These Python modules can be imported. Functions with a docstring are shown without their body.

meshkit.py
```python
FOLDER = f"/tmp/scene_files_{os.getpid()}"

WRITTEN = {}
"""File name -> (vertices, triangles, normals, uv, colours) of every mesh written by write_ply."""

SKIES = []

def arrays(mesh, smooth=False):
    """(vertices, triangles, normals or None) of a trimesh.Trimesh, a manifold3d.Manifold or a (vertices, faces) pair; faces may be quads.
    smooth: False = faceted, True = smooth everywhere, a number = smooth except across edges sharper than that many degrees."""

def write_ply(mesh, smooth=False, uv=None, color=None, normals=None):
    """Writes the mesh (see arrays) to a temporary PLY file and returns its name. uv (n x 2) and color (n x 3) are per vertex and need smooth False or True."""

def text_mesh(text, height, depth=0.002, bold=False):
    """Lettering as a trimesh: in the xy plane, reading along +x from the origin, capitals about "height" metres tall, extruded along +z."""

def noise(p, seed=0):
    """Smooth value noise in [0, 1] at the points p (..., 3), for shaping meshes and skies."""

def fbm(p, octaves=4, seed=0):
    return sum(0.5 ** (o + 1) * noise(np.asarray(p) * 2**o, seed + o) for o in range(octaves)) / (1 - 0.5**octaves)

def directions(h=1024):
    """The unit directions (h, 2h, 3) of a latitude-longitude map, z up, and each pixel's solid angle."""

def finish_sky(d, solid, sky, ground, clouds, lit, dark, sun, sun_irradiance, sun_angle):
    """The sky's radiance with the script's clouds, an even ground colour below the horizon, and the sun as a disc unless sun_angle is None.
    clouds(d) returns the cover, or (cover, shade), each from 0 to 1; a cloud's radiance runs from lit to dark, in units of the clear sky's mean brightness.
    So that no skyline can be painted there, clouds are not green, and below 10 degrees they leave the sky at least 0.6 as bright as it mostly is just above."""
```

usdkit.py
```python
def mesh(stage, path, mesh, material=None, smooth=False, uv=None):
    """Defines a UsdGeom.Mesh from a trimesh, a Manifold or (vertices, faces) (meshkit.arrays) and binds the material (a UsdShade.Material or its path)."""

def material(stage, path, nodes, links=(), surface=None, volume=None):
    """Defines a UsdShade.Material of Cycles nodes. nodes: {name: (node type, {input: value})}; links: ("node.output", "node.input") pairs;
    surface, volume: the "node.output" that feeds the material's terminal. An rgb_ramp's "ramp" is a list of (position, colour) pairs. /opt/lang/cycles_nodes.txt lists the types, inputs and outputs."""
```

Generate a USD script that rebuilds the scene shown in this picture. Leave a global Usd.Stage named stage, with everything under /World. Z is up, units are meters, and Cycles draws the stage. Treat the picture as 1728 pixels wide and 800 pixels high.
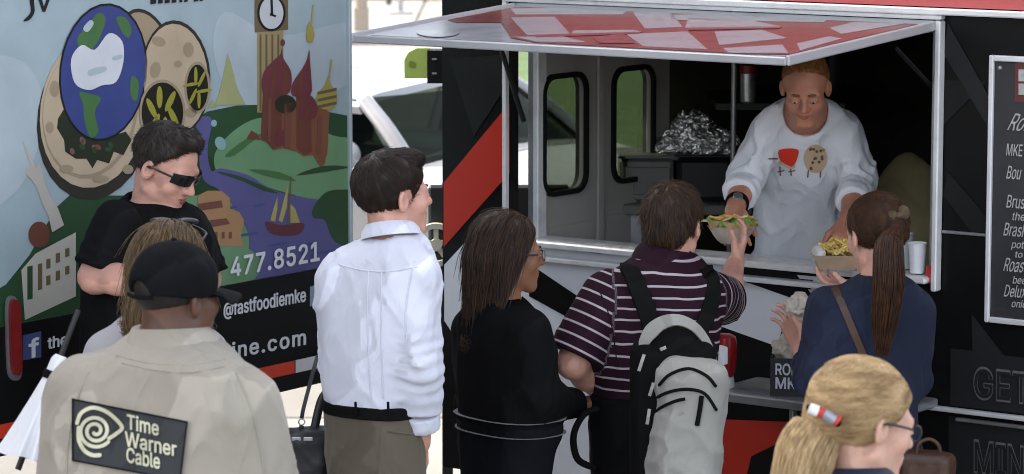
import math, random
import numpy as np, trimesh, shapely
from shapely.geometry import Polygon, LineString, box as sbox
from scipy.interpolate import PchipInterpolator
from pxr import Usd, UsdGeom, UsdLux, UsdShade, Gf, Sdf, Vt
import usdkit, meshkit

stage = Usd.Stage.CreateInMemory()
UsdGeom.SetStageUpAxis(stage, 'Z'); UsdGeom.SetStageMetersPerUnit(stage, 1.0)
UsdGeom.Xform.Define(stage, '/World')

# ------------------------------------------------------------------ camera
CAM_H, FOC, W0, H0, HORIZON = 2.8, 5500.0, 1728.0, 800.0, -320.0
TILT = math.atan((H0 / 2 - HORIZON) / FOC)
cam = UsdGeom.Camera.Define(stage, '/World/Camera')
cam.CreateHorizontalApertureAttr(36.0); cam.CreateFocalLengthAttr(FOC / W0 * 36.0)
cam.CreateClippingRangeAttr((0.1, 2000.0))
cam.CreateFStopAttr(6.3); cam.CreateFocusDistanceAttr(10.2)
cam.CreateExposureAttr(1.66)
cx = UsdGeom.Xformable(cam)
cx.AddTranslateOp().Set((0, 0, CAM_H)); cx.AddRotateXOp().Set(90 - math.degrees(TILT))

# ------------------------------------------------------------------ sky and sun
SUN_EL, SUN_AZ = math.radians(47), math.radians(-66)        # azimuth from +y towards +x
usdkit.material(stage, '/World/Looks/sky_air', {
    's': ('sky_texture', {'sky_type': 'single_scattering', 'sun_disc': False, 'sun_elevation': SUN_EL, 'sun_rotation': SUN_AZ, 'aerosol_density': 3.0}),
    'h': ('hsv', {'saturation': 0.42}),
    'b': ('background_shader', {'strength': 0.15})}, [('s.color', 'h.color'), ('h.color', 'b.color')], surface='b.background')
dome = UsdLux.DomeLight.Define(stage, '/World/sky')
UsdShade.MaterialBindingAPI.Apply(dome.GetPrim()).Bind(UsdShade.Material.Get(stage, '/World/Looks/sky_air'))
dome.GetPrim().SetCustomDataByKey('kind', 'structure')
sun = UsdLux.DistantLight.Define(stage, '/World/Sun')
sun.CreateNormalizeAttr(True); sun.CreateIntensityAttr(0.5); sun.CreateAngleAttr(0.53); sun.CreateColorAttr((1.0, 0.94, 0.86))
sd = np.array([math.sin(SUN_AZ) * math.cos(SUN_EL), math.cos(SUN_AZ) * math.cos(SUN_EL), math.sin(SUN_EL)])
xf = UsdGeom.Xformable(sun)
xf.AddRotateZOp().Set(math.degrees(-SUN_AZ) + 180); xf.AddRotateXOp().Set(90 - math.degrees(SUN_EL)) if False else None
q = Gf.Rotation(Gf.Vec3d(0, 0, 1), Gf.Vec3d(*sd)).GetQuat()
xf.ClearXformOpOrder(); xf.AddOrientOp(precision=UsdGeom.XformOp.PrecisionDouble).Set(Gf.Quatd(q.GetReal(), q.GetImaginary()))

# ------------------------------------------------------------------ picture <-> place
_c, _s = math.cos(TILT), math.sin(TILT)
def ray(px, py):
    a, b = (np.asarray(px, float) - W0 / 2) / FOC, (H0 / 2 - np.asarray(py, float)) / FOC
    return np.stack([a + 0 * b, _c + b * _s + 0 * a, -_s + b * _c + 0 * a], -1)
EYE = np.array([0, 0, CAM_H])
def W(px, py, D):
    r = ray(px, py); return EYE + r * (np.asarray(D, float) / r[..., 1])[..., None]

# ------------------------------------------------------------------ naming
_used = {}
def numbered(path):
    n = _used.get(path, -1) + 1; _used[path] = n
    return path if n == 0 else f'{path}_{n:03d}'
def tag(prim, label=None, category=None, group=None, kind=None):
    p = prim.GetPrim() if hasattr(prim, 'GetPrim') else prim
    for k, v in (('label', label), ('category', category), ('group', group), ('kind', kind)):
        if v: p.SetCustomDataByKey(k, v)
    return p
def thing(name, label, category, loc=(0, 0, 0), rotz=0, group=None):
    x = UsdGeom.Xform.Define(stage, numbered('/World/' + name))
    x.AddTranslateOp().Set(tuple(map(float, loc)))
    if rotz: x.AddRotateZOp().Set(float(rotz))
    tag(x, label, category, group)
    return Node(x.GetPath().pathString, np.array(loc, float))
class Node:
    def __init__(s, path, loc): s.path, s.loc = path, loc
def obj(name, mesh, mat, parent=None, smooth=False, uv=None, label=None, world=True):
    """one Mesh prim; world: the vertices are world points, stored about the thing's base"""
    v, f = geo(mesh)
    if len(f) == 0: raise ValueError('empty ' + name)
    base = parent.path if parent else '/World'
    if parent is not None and world: v = v - parent.loc
    path = numbered(base + '/' + name)
    m = usdkit.mesh(stage, path, trimesh.Trimesh(v, f, process=False), '/World/Looks/' + mat, smooth=smooth, uv=uv)
    if label: tag(m, label=label)
    return Node(path, parent.loc if parent is not None else np.zeros(3))
def geo(mesh):
    if isinstance(mesh, list): mesh = trimesh.util.concatenate([trimesh.Trimesh(*geo(m), process=False) for m in mesh])
    if isinstance(mesh, tuple):
        f = np.asarray(mesh[1], int)
        if f.shape[1] == 4: f = np.vstack([f[:, [0, 1, 2]], f[:, [0, 2, 3]]])
        return np.asarray(mesh[0], float), f
    return np.array(mesh.vertices, float), np.array(mesh.faces)
def struct(name, mesh, mat, parent=None, smooth=False):
    n = obj(name, mesh, mat, parent, smooth)
    if parent is None: tag(stage.GetPrimAtPath(n.path), kind='structure')
    return n

# ------------------------------------------------------------------ materials
def C(r, g, b):
    x = np.array([r, g, b]) / 255.0
    return tuple(np.where(x <= 0.04045, x / 12.92, ((x + 0.055) / 1.055) ** 2.4))
def mat(name, color, rough=0.6, metal=0.0, var=0.12, vscale=6.0, bump=0.0, bscale=120.0, bdist=0.002, spec=0.5, stretch=(1, 1, 1), sheen=0.0, extra=None, sss=0.0, crease=0.0):
    """colour with soft uneven tone, and fine relief"""
    col = np.array(color, float)
    nodes = {'pos': ('geometry', {}), 'map': ('mapping', {'scale': tuple(stretch)}),
             'n': ('noise_texture', {'scale': vscale, 'detail': 5.0, 'roughness': 0.6}),
             'r': ('rgb_ramp', {'ramp': [(0.25, tuple(np.clip(col * (1 - var), 0, 1))), (0.75, tuple(np.clip(col * (1 + var), 0, 1)))]}),
             'rr': ('map_range', {'from_min': 0.3, 'from_max': 0.7, 'to_min': max(rough - 0.08, 0.02), 'to_max': min(rough + 0.08, 1)}),
             'p': ('principled_bsdf', {'metallic': metal, 'specular_ior_level': spec, **({'sheen_weight': sheen, 'sheen_roughness': 0.5} if sheen else {}), **({'subsurface_weight': sss, 'subsurface_scale': 0.006} if sss else {}), **(extra or {})})}
    links = [('pos.position', 'map.vector'), ('map.vector', 'n.vector'), ('n.fac', 'r.fac'), ('r.color', 'p.base_color'), ('n.fac', 'rr.value'), ('rr.result', 'p.roughness')]
    if bump:
        nodes['bn'] = ('noise_texture', {'scale': bscale, 'detail': 3.0}); nodes['b'] = ('bump', {'strength': bump, 'distance': bdist})
        links += [('map.vector', 'bn.vector'), ('bn.fac', 'b.height'), ('b.normal', 'p.normal')]
        if crease:
            nodes['cm'] = ('mapping', {'scale': (1.0, 1.0, 0.45), 'rotation': (0.25, 0.35, 0.0)})
            nodes['cn'] = ('noise_texture', {'scale': 8.5, 'detail': 2.5, 'roughness': 0.5, 'distortion': 0.4, 'type': 'ridged_multifractal', 'offset': 0.9, 'gain': 1.6}); nodes['cb'] = ('bump', {'strength': crease, 'distance': 0.012})
            links += [('pos.position', 'cm.vector'), ('cm.vector', 'cn.vector'), ('cn.fac', 'cb.height'), ('cb.normal', 'b.normal')]
    usdkit.material(stage, '/World/Looks/' + name, nodes, links, surface='p.BSDF')
    return name
def fabric(name, color, var=0.10, rough=0.85, sheen=0.15, bump=0.35, bscale=350.0, vscale=5.0, stretch=(1, 1, 1)):
    cr = 0.55 if max(color) > 0.02 else 0.3
    if max(color) < 0.02: sheen, color = 0.0, tuple(0.45 * np.array(color))
    return mat(name, color, rough, 0, var, vscale, bump, bscale, 0.0015, 0.25 if max(color) > 0.02 else 0.10, stretch, sheen, crease=cr)
def glass_pane(name, tint, gloss=0.03, ior=1.5):
    usdkit.material(stage, '/World/Looks/' + name, {
        't': ('transparent_bsdf', {'color': tint}), 'g': ('glossy_bsdf', {'color': (1, 1, 1), 'roughness': gloss}), 'f': ('layer_weight', {'blend': 0.5}), 'k': ('math', {'math_type': 'power', 'value2': 4.0}), 'a': ('math', {'math_type': 'multiply_add', 'value2': 0.5 * (ior - 1), 'value3': 0.08 * (ior - 1)}), 'm': ('mix_closure', {})},
        [('f.facing', 'k.value1'), ('k.value', 'a.value1'), ('a.value', 'm.fac'), ('t.BSDF', 'm.closure1'), ('g.BSDF', 'm.closure2')], surface='m.closure')
    return name

# ------------------------------------------------------------------ meshes
def boxm(lo, hi, ch=0.0):
    lo, hi = np.array(lo, float), np.array(hi, float)
    e = hi - lo
    if ch <= 0:
        m = trimesh.creation.box(e); m.apply_translation((lo + hi) / 2); return m
    ch = min(ch, e.min() * 0.45)
    pts = [[sx * (e[0] / 2 - (ch if k != 0 else 0)), sy * (e[1] / 2 - (ch if k != 1 else 0)), sz * (e[2] / 2 - (ch if k != 2 else 0))] for k in range(3) for sx in (-1, 1) for sy in (-1, 1) for sz in (-1, 1)]
    m = trimesh.convex.convex_hull(np.array(pts)); m.apply_translation((lo + hi) / 2)
    return m
def extr(poly, h):
    polys = [poly] if poly.geom_type == 'Polygon' else [g for g in poly.geoms if g.geom_type == 'Polygon']
    return trimesh.util.concatenate([trimesh.creation.extrude_polygon(g, h, engine='earcut') for g in polys if g.area > 1e-8])
def curve(pts, n=6, closed=True):
    """smooth curve through the points (Catmull-Rom)"""
    P = np.array(pts, float); m = len(P); out = []
    for i in range(m if closed else m - 1):
        if closed: a, b, c, d = P[i - 1], P[i], P[(i + 1) % m], P[(i + 2) % m]
        else: a, b, c, d = P[max(i - 1, 0)], P[i], P[i + 1], P[min(i + 2, m - 1)]
        for t in np.arange(n) / n:
            out.append(0.5 * (2 * b + (c - a) * t + (2 * a - 5 * b + 4 * c - d) * t * t + (3 * b - a - 3 * c + d) * t ** 3))
    if not closed: out.append(P[-1])
    return np.array(out)
def tube(points, radii, sides=8, caps=True):
    p = np.asarray(points, float); n = len(p)
    r = np.broadcast_to(np.asarray(radii, float), (n,))
    t = np.gradient(p, axis=0); t /= np.linalg.norm(t, axis=1, keepdims=True) + 1e-12
    a = np.zeros_like(p); ref = np.array([0, 0, 1.0]) if abs(t[0, 2]) < 0.9 else np.array([1.0, 0, 0])
    for i in range(n):
        x = np.cross(t[i], ref); x /= np.linalg.norm(x) + 1e-12; a[i] = x; ref = np.cross(x, t[i])
    b = np.cross(t, a); an = np.arange(sides) * 2 * np.pi / sides
    v = p[:, None] + r[:, None, None] * (np.cos(an)[None, :, None] * a[:, None] + np.sin(an)[None, :, None] * b[:, None])
    f = []
    for i in range(n - 1):
        for j in range(sides):
            k = (j + 1) % sides
            f += [[i * sides + j, i * sides + k, (i + 1) * sides + k], [i * sides + j, (i + 1) * sides + k, (i + 1) * sides + j]]
    v = v.reshape(-1, 3)
    if caps:
        v = np.vstack([v, p[:1], p[-1:]]); c0, c1 = len(v) - 2, len(v) - 1
        for j in range(sides):
            k = (j + 1) % sides
            f += [[c0, k, j], [c1, (n - 1) * sides + j, (n - 1) * sides + k]]
    m = trimesh.Trimesh(v, np.array(f), process=False)
    if m.volume < 0: m.invert()
    return m
def ribbon(points, normals, width, thick):
    """flat strap along points; normals face outwards"""
    p = np.asarray(points, float); nn = np.asarray(normals, float); nn = nn / np.linalg.norm(nn, axis=1, keepdims=True)
    t = np.gradient(p, axis=0); t /= np.linalg.norm(t, axis=1, keepdims=True)
    s = np.cross(t, nn); s /= np.linalg.norm(s, axis=1, keepdims=True)
    w = np.broadcast_to(np.asarray(width, float), (len(p),))[:, None] / 2
    rings = np.stack([p - s * w, p - s * w * 0.9 + nn * thick, p + s * w * 0.9 + nn * thick, p + s * w], 1)
    n = len(p); f = []
    for i in range(n - 1):
        for j in range(4):
            k = (j + 1) % 4; f.append([i * 4 + j, i * 4 + k, (i + 1) * 4 + k, (i + 1) * 4 + j])
    f += [[0, 1, 2, 3], [(n - 1) * 4 + 3, (n - 1) * 4 + 2, (n - 1) * 4 + 1, (n - 1) * 4]]
    v, f = geo((rings.reshape(-1, 3), f))
    m = trimesh.Trimesh(v, f, process=False)
    if m.volume < 0: m.invert()
    return m
def lathe(profile, n=24):
    return trimesh.creation.revolve(np.array(profile, float), sections=n)
def rot_to(z, x=None):
    z = np.array(z, float); z /= np.linalg.norm(z)
    x = np.array(x if x is not None else ([1, 0, 0] if abs(z[0]) < 0.9 else [0, 1, 0]), float); x = x - z * (x @ z); x /= np.linalg.norm(x)
    R = np.eye(4); R[:3, 0], R[:3, 1], R[:3, 2] = x, np.cross(z, x), z
    return R
def placed(m, M=None, t=None):
    m = m.copy()
    if M is not None: m.apply_transform(M)
    if t is not None: m.apply_translation(t)
    return m
def Rz(d): return trimesh.transformations.rotation_matrix(math.radians(d), [0, 0, 1])
def Rx(d): return trimesh.transformations.rotation_matrix(math.radians(d), [1, 0, 0])
def Ry(d): return trimesh.transformations.rotation_matrix(math.radians(d), [0, 1, 0])

# ------------------------------------------------------------------ planes that carry pictures and lettering
class Plane:
    """a vertical side: u along it (rightwards in view), z up, n outwards (towards the viewer)"""
    def __init__(s, origin, ang):
        a = math.radians(ang)
        s.o = np.array(origin, float); s.u = np.array([math.cos(a), math.sin(a), 0]); s.n = np.array([math.sin(a), -math.cos(a), 0])
    def T(s, u, z, n=0.0):
        u, z, n = np.broadcast_arrays(np.asarray(u, float), np.asarray(z, float), np.asarray(n, float))
        p = s.o + u[..., None] * s.u + n[..., None] * s.n; p = p.copy(); p[..., 2] = z; return p
    def uz(s, px, py, n=0.0):
        r = ray(px, py); o = s.o + n * s.n
        t = ((o - EYE) @ s.n) / (r @ s.n)
        P = EYE + r * t[..., None]
        return np.stack([(P - o) @ s.u, P[..., 2]], -1)
    def matrix(s, n=0.0):
        M = np.eye(4); M[:3, 0], M[:3, 1], M[:3, 2], M[:3, 3] = s.u, (0, 0, 1), s.n, s.o + n * s.n; M[2, 3] = 0; return M
    def sheet(s, pts, n, thick=0.0012, cut=None):
        """a thin printed piece whose outline is given where the photograph shows it"""
        q = s.uz(np.array(pts)[:, 0], np.array(pts)[:, 1], n)
        P = Polygon(q).buffer(0)
        if cut is not None: P = P.intersection(cut)
        return placed(extr(P, thick), s.matrix(n))
    def slab(s, poly, n0, n1): return placed(extr(poly, n1 - n0), s.matrix(n0))
    def bx(s, u0, u1, z0, z1, n0, n1, ch=0.0): return placed(boxm((u0, z0, n0), (u1, z1, n1), ch), s.matrix())
    def text(s, words, p0, p1, height, n, bold=False, thick=0.0015, slant=0.0, spacing=None):
        """lettering whose baseline runs from pixel p0 to p1, capitals height pixels tall"""
        p0, p1 = np.array(p0, float), np.array(p1, float)
        if spacing:
            parts, x = [], 0.0
            for ch in words:
                if ch != ' ':
                    m = meshkit.text_mesh(ch, 1.0, 1.0, bold); m.apply_translation((x - m.bounds[0, 0], 0, 0)); parts.append(m); x += m.extents[0] + spacing
                else: x += 0.45
            m = trimesh.util.concatenate(parts)
        else: m = meshkit.text_mesh(words, 1.0, 1.0, bold)
        v = np.array(m.vertices); L = v[:, 0].max(); b = (p1 - p0) / L
        px = p0[0] + v[:, 0] * b[0] + v[:, 1] * slant * height; py = p0[1] + v[:, 0] * b[1] - v[:, 1] * height
        q = s.uz(px, py, n)
        return trimesh.Trimesh(s.T(q[:, 0], q[:, 1], n + np.where(v[:, 2] > 0.5, thick, 0)), m.faces, process=False)
# ------------------------------------------------------------------ soft shapes: signed distances turned into one surface
def smin(a, b, k):
    h = np.clip(0.5 + 0.5 * (b - a) / k, 0, 1)
    return b + (a - b) * h - k * h * (1 - h)
def rcone(a, b, ra, rb):
    a, b = np.array(a, float), np.array(b, float); ab = b - a; L = ab @ ab + 1e-12
    def f(p):
        t = np.clip((p - a) @ ab / L, 0, 1)
        return np.linalg.norm(p - a - t[:, None] * ab, axis=1) - (ra + (rb - ra) * t)
    return f
def ball(c, r):
    c = np.array(c, float)
    return lambda p: np.linalg.norm(p - c, axis=1) - r
def ellip(c, r, R=None):
    c, r = np.array(c, float), np.array(r, float)
    def f(p):
        q = p - c
        if R is not None: q = q @ R
        k0 = np.linalg.norm(q / r, axis=1); k1 = np.linalg.norm(q / (r * r), axis=1)
        return k0 * (k0 - 1) / np.maximum(k1, 1e-9)
    return f
def blend(fs, k):
    def f(p):
        d = fs[0](p)
        for g in fs[1:]: d = smin(d, g(p), k)
        return d
    return f
def half(point, normal):
    point, normal = np.array(point, float), np.array(normal, float); normal = normal / np.linalg.norm(normal)
    return lambda p: (p - point) @ normal
def local(f, M):
    """f given in a local frame (M: 4x4 to world)"""
    R, t = M[:3, :3], M[:3, 3]
    return lambda p: f((p - t) @ R)
def surface(f, lo, hi, h, step=4, lip=2.2):
    """surface nets over the box lo..hi, evaluated only near the surface"""
    lo, hi = np.array(lo, float), np.array(hi, float)
    nb = np.maximum(np.ceil((hi - lo) / (h * step)).astype(int), 1); N = nb * step + 1
    g = [lo[k] + np.arange(nb[k] + 1) * h * step for k in range(3)]
    P = np.stack(np.meshgrid(*g, indexing='ij'), -1)
    dc = f(P.reshape(-1, 3)).reshape(P.shape[:3])
    D = np.repeat(np.repeat(np.repeat(dc, step, 0), step, 1), step, 2)[:N[0], :N[1], :N[2]].copy()
    near = np.abs(dc) < h * step * lip
    blk = np.zeros(nb, bool)
    for i in (0, 1):
        for j in (0, 1):
            for k in (0, 1): blk |= near[i:nb[0] + i, j:nb[1] + j, k:nb[2] + k]
    need = np.zeros(N, bool)
    need[:-1, :-1, :-1] = np.repeat(np.repeat(np.repeat(blk, step, 0), step, 1), step, 2)
    for ax in range(3):
        s = [slice(None)] * 3; e = [slice(None)] * 3; s[ax] = slice(1, None); e[ax] = slice(None, -1)
        t = need.copy(); t[tuple(s)] |= need[tuple(e)]; need = t
    ix = np.argwhere(need)
    D[need] = f(lo + ix * h)
    ins = D < 0
    n = N - 1
    cnt = np.zeros(n, int)
    for i in (0, 1):
        for j in (0, 1):
            for k in (0, 1): cnt += ins[i:n[0] + i, j:n[1] + j, k:n[2] + k]
    act = (cnt > 0) & (cnt < 8)
    cells = np.argwhere(act); vid = -np.ones(n, int); vid[act] = np.arange(len(cells))
    acc = np.zeros((len(cells), 3)); num = np.zeros(len(cells))
    corners = [(i, j, k) for i in (0, 1) for j in (0, 1) for k in (0, 1)]
    for a in corners:
        for ax in range(3):
            if a[ax]: continue
            b = list(a); b[ax] = 1
            da = D[tuple((cells + a).T)]; db = D[tuple((cells + b).T)]
            m = (da < 0) != (db < 0)
            t = np.where(m, da / np.where(m, da - db, 1), 0)
            p = np.array(a, float) + t[:, None] * (np.array(b) - np.array(a))
            acc += np.where(m[:, None], p, 0); num += m
    v = lo + (cells + acc / np.maximum(num, 1)[:, None]) * h
    F = []
    for ax in range(3):
        u, w = [(1, 2), (2, 0), (0, 1)][ax]
        s = [slice(1, n[k]) for k in range(3)]; s[ax] = slice(0, n[ax])
        a = ins[tuple(s)]; e = list(s); e[ax] = slice(1, n[ax] + 1); b = ins[tuple(e)]
        for flip in (False, True):
            m = (a & ~b) if not flip else (~a & b)
            i = np.argwhere(m)
            off = np.array([0 if k == ax else 1 for k in range(3)]); i = i + off
            du, dw = np.eye(3, dtype=int)[u], np.eye(3, dtype=int)[w]
            q = np.stack([vid[tuple((i - du - dw).T)], vid[tuple((i - dw).T)], vid[tuple(i.T)], vid[tuple((i - du).T)]], 1)
            F.append(q if not flip else q[:, ::-1])
    F = np.vstack(F); F = F[(F >= 0).all(1)]
    return trimesh.Trimesh(v, np.vstack([F[:, [0, 1, 2]], F[:, [0, 2, 3]]]), process=False)
def fit_box(pts, pad):
    pts = np.array(pts, float).reshape(-1, 3); return pts.min(0) - pad, pts.max(0) + pad
def cast(f, px, py, D, back=0.5, far=0.8):
    """where the line of sight through the pixels meets the soft shape"""
    r = ray(px, py); r = r / r[:, 1:2]
    t = np.full(len(r), D - back, float)
    for _ in range(60):
        d = f(EYE + r * t[:, None]); t = t + np.clip(d * 0.7, -0.02, 0.08)
    t = np.minimum(t, D + far)
    return EYE + r * t[:, None]
def on_body(f, m2, D, thick=0.003, lift=0.002, size=9.0):
    """a flat printed piece (a mesh drawn in picture coordinates, z 0..1 its thickness) laid on a soft shape"""
    v, fc = trimesh.remesh.subdivide_to_size(m2.vertices, m2.faces, size, max_iter=12)
    P = cast(f, v[:, 0], v[:, 1], D)
    r = ray(v[:, 0], v[:, 1]); r /= np.linalg.norm(r, axis=1, keepdims=True)
    return trimesh.Trimesh(P - r * (lift + thick * (v[:, 2:3] > 0.5)), fc, process=False)
def flat(poly): return extr(poly, 1.0)
# ------------------------------------------------------------------ materials of the place
mat('asphalt', (0.055, 0.055, 0.058), 0.9, var=0.35, vscale=3, bump=0.5, bscale=90, bdist=0.004)
mat('worn_paving', (0.23, 0.215, 0.20), 0.9, var=0.25, vscale=3, bump=0.4, bscale=70, bdist=0.003)
mat('concrete', (0.24, 0.225, 0.20), 0.85, var=0.16, vscale=2.2, bump=0.3, bscale=60, bdist=0.003)
mat('concrete_pale', (0.29, 0.275, 0.245), 0.85, var=0.12, vscale=1.5, bump=0.3, bscale=60, bdist=0.003)
mat('kerb_stone', (0.30, 0.26, 0.23), 0.85, var=0.2, vscale=3, bump=0.3)
mat('lawn', (0.075, 0.125, 0.038), 0.95, var=0.4, vscale=2.0, bump=0.8, bscale=40, bdist=0.03)
mat('brick_red', (0.24, 0.11, 0.08), 0.9, var=0.25, vscale=4, bump=0.4)
mat('stone_trim', (0.38, 0.35, 0.31), 0.85, var=0.15)
mat('window_dark', (0.03, 0.035, 0.04), 0.1, var=0.2)
mat('post_beige', (0.30, 0.25, 0.20), 0.7, var=0.12)
mat('post_grey', (0.33, 0.33, 0.33), 0.5, 0.4, var=0.12)
mat('post_dark', (0.05, 0.045, 0.04), 0.6)
# truck shells
mat('black_wrap', (0.004, 0.004, 0.004), 0.36, var=0.3, vscale=1.4, spec=0.16)
mat('charcoal_wrap', (0.016, 0.017, 0.018), 0.42, var=0.18, vscale=1.6, spec=0.2)
mat('soot_wrap', (0.009, 0.010, 0.009), 0.4, var=0.2, vscale=1.6, spec=0.18)
mat('red_wrap', (0.42, 0.024, 0.012), 0.38, var=0.10, vscale=1.6, spec=0.3)
mat('white_wrap', (0.62, 0.63, 0.66), 0.4, var=0.05, vscale=1.6, spec=0.3)
mat('outline_grey', (0.12, 0.12, 0.12), 0.5, var=0.15)
mat('aluminium', (0.62, 0.62, 0.64), 0.32, 0.75, var=0.12, vscale=9)
mat('bright_trim', (0.70, 0.70, 0.70), 0.35, 0.25, var=0.10, vscale=9)
mat('dull_steel', (0.32, 0.32, 0.33), 0.4, 0.8, var=0.2, vscale=7)
mat('rubber', (0.006, 0.006, 0.006), 0.6, spec=0.2)
mat('hatch_maroon', (0.10, 0.025, 0.03), 0.3)
mat('hatch_rim', (0.42, 0.42, 0.43), 0.4, 0.2)
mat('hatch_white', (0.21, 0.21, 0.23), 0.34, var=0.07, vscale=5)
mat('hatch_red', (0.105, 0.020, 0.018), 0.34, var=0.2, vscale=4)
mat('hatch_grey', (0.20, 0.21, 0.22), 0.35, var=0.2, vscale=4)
mat('fascia_red', (0.50, 0.095, 0.092), 0.35, var=0.08, vscale=2)
mat('door_grey', (0.34, 0.32, 0.295), 0.55, var=0.14, vscale=2.5, bump=0.1, bscale=30)
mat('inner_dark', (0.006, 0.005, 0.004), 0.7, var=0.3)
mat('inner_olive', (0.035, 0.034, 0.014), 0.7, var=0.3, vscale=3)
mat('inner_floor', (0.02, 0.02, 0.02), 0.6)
mat('slate_black', (0.020, 0.021, 0.023), 0.5, var=0.35, vscale=5)
mat('chalk_white', (0.40, 0.40, 0.385), 0.9, var=0.25, vscale=40)
mat('tail_red', (0.45, 0.03, 0.02), 0.25)
mat('lamp_red_dark', (0.16, 0.012, 0.012), 0.22)
mat('lime_plastic', (0.47, 0.56, 0.10), 0.4, var=0.10)
mat('olive_mark', (0.25, 0.28, 0.02), 0.5)
glass_pane('dusty_glass', (0.34, 0.36, 0.31), 0.08)
glass_pane('car_glass', (0.115, 0.14, 0.11), 0.03, 1.18)

# ------------------------------------------------------------------ ground
struct('road', boxm((-60, -40, -0.3), (60, 38.5, 0.0)), 'asphalt')
struct('terrain', boxm((-400, -300, -0.9), (400, 600, -0.32)), 'concrete')
pave = struct('pavement', boxm((-9, 12.9, 0.004), (5.0, 26.5, 0.022)), 'kerb_stone')
rs = random.Random(5)
near = struct('pavement', boxm((-9, -12, 0.004), (9, 12.88, 0.03)), 'worn_paving')
for i in range(9):
    for j in range(8):
        x, y = -8.95 + i * 1.55, 12.95 + j * 1.69
        struct('paving_slab', boxm((x, y, 0.02), (x + 1.515, y + 1.655, 0.050 + rs.uniform(0, 0.006)), 0.012), rs.choice(['concrete', 'concrete_pale']), pave)
far = struct('pavement', boxm((-14, 26.55, -0.05), (-0.65, 38.4, 0.03)), 'kerb_stone')
for i in range(8):
    for j in range(6):
        x, y = -13.9 + i * 1.65, 26.6 + j * 1.96
        struct('paving_slab', boxm((x, y, 0.028), (x + 1.62, y + 1.93, 0.055 + rs.uniform(0, 0.006)), 0.012), rs.choice(['concrete', 'concrete_pale']), far)
struct('lawn', boxm((-0.6, 26.6, -0.05), (30, 38.4, 0.06)), 'lawn')
kb = struct('kerb', boxm((-60, 38.5, -0.2), (60, 38.9, 0.16), 0.03), 'kerb_stone')
pz = struct('plaza', boxm((-60, 38.91, -0.3), (60, 90, 0.12)), 'kerb_stone')
for i in range(14):
    for j in range(6):
        x, y = -14 + i * 1.6, 38.95 + j * 2.2
        struct('paving_slab', boxm((x, y, 0.115), (x + 1.57, y + 2.17, 0.145 + rs.uniform(0, 0.006)), 0.012), rs.choice(['concrete', 'concrete_pale', 'concrete_pale']), pz)
struct('ledge', boxm((-14, 46.0, 0.14), (10, 46.5, 0.42), 0.03), 'post_beige')

# added brick building, out of the picture on the left, placed to shade the kerbside
def added_shade_building():
    t = thing('added_shade_building', 'tall red brick building added unseen on the left to shade the kerb', 'building', (-9.5, 11, 0))
    obj('wall', boxm((-22, 6.6, 0), (-9.5, 15.9, 17)), 'brick_red', t)
    obj('cornice', boxm((-22.3, 6.3, 17.003), (-9.2, 16.2, 17.6), 0.1), 'stone_trim', t)
    for k in range(4):
        for i in range(3):
            y, z = 7.4 + i * 2.9, 1.8 + k * 3.9
            w = obj('window', boxm((-9.56, y, z), (-9.44, y + 1.5, z + 2.2)), 'window_dark', t)
            obj('sill', boxm((-9.5, y - 0.1, z - 0.16), (-9.32, y + 1.6, z - 0.004)), 'stone_trim', w)
added_shade_building()

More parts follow.
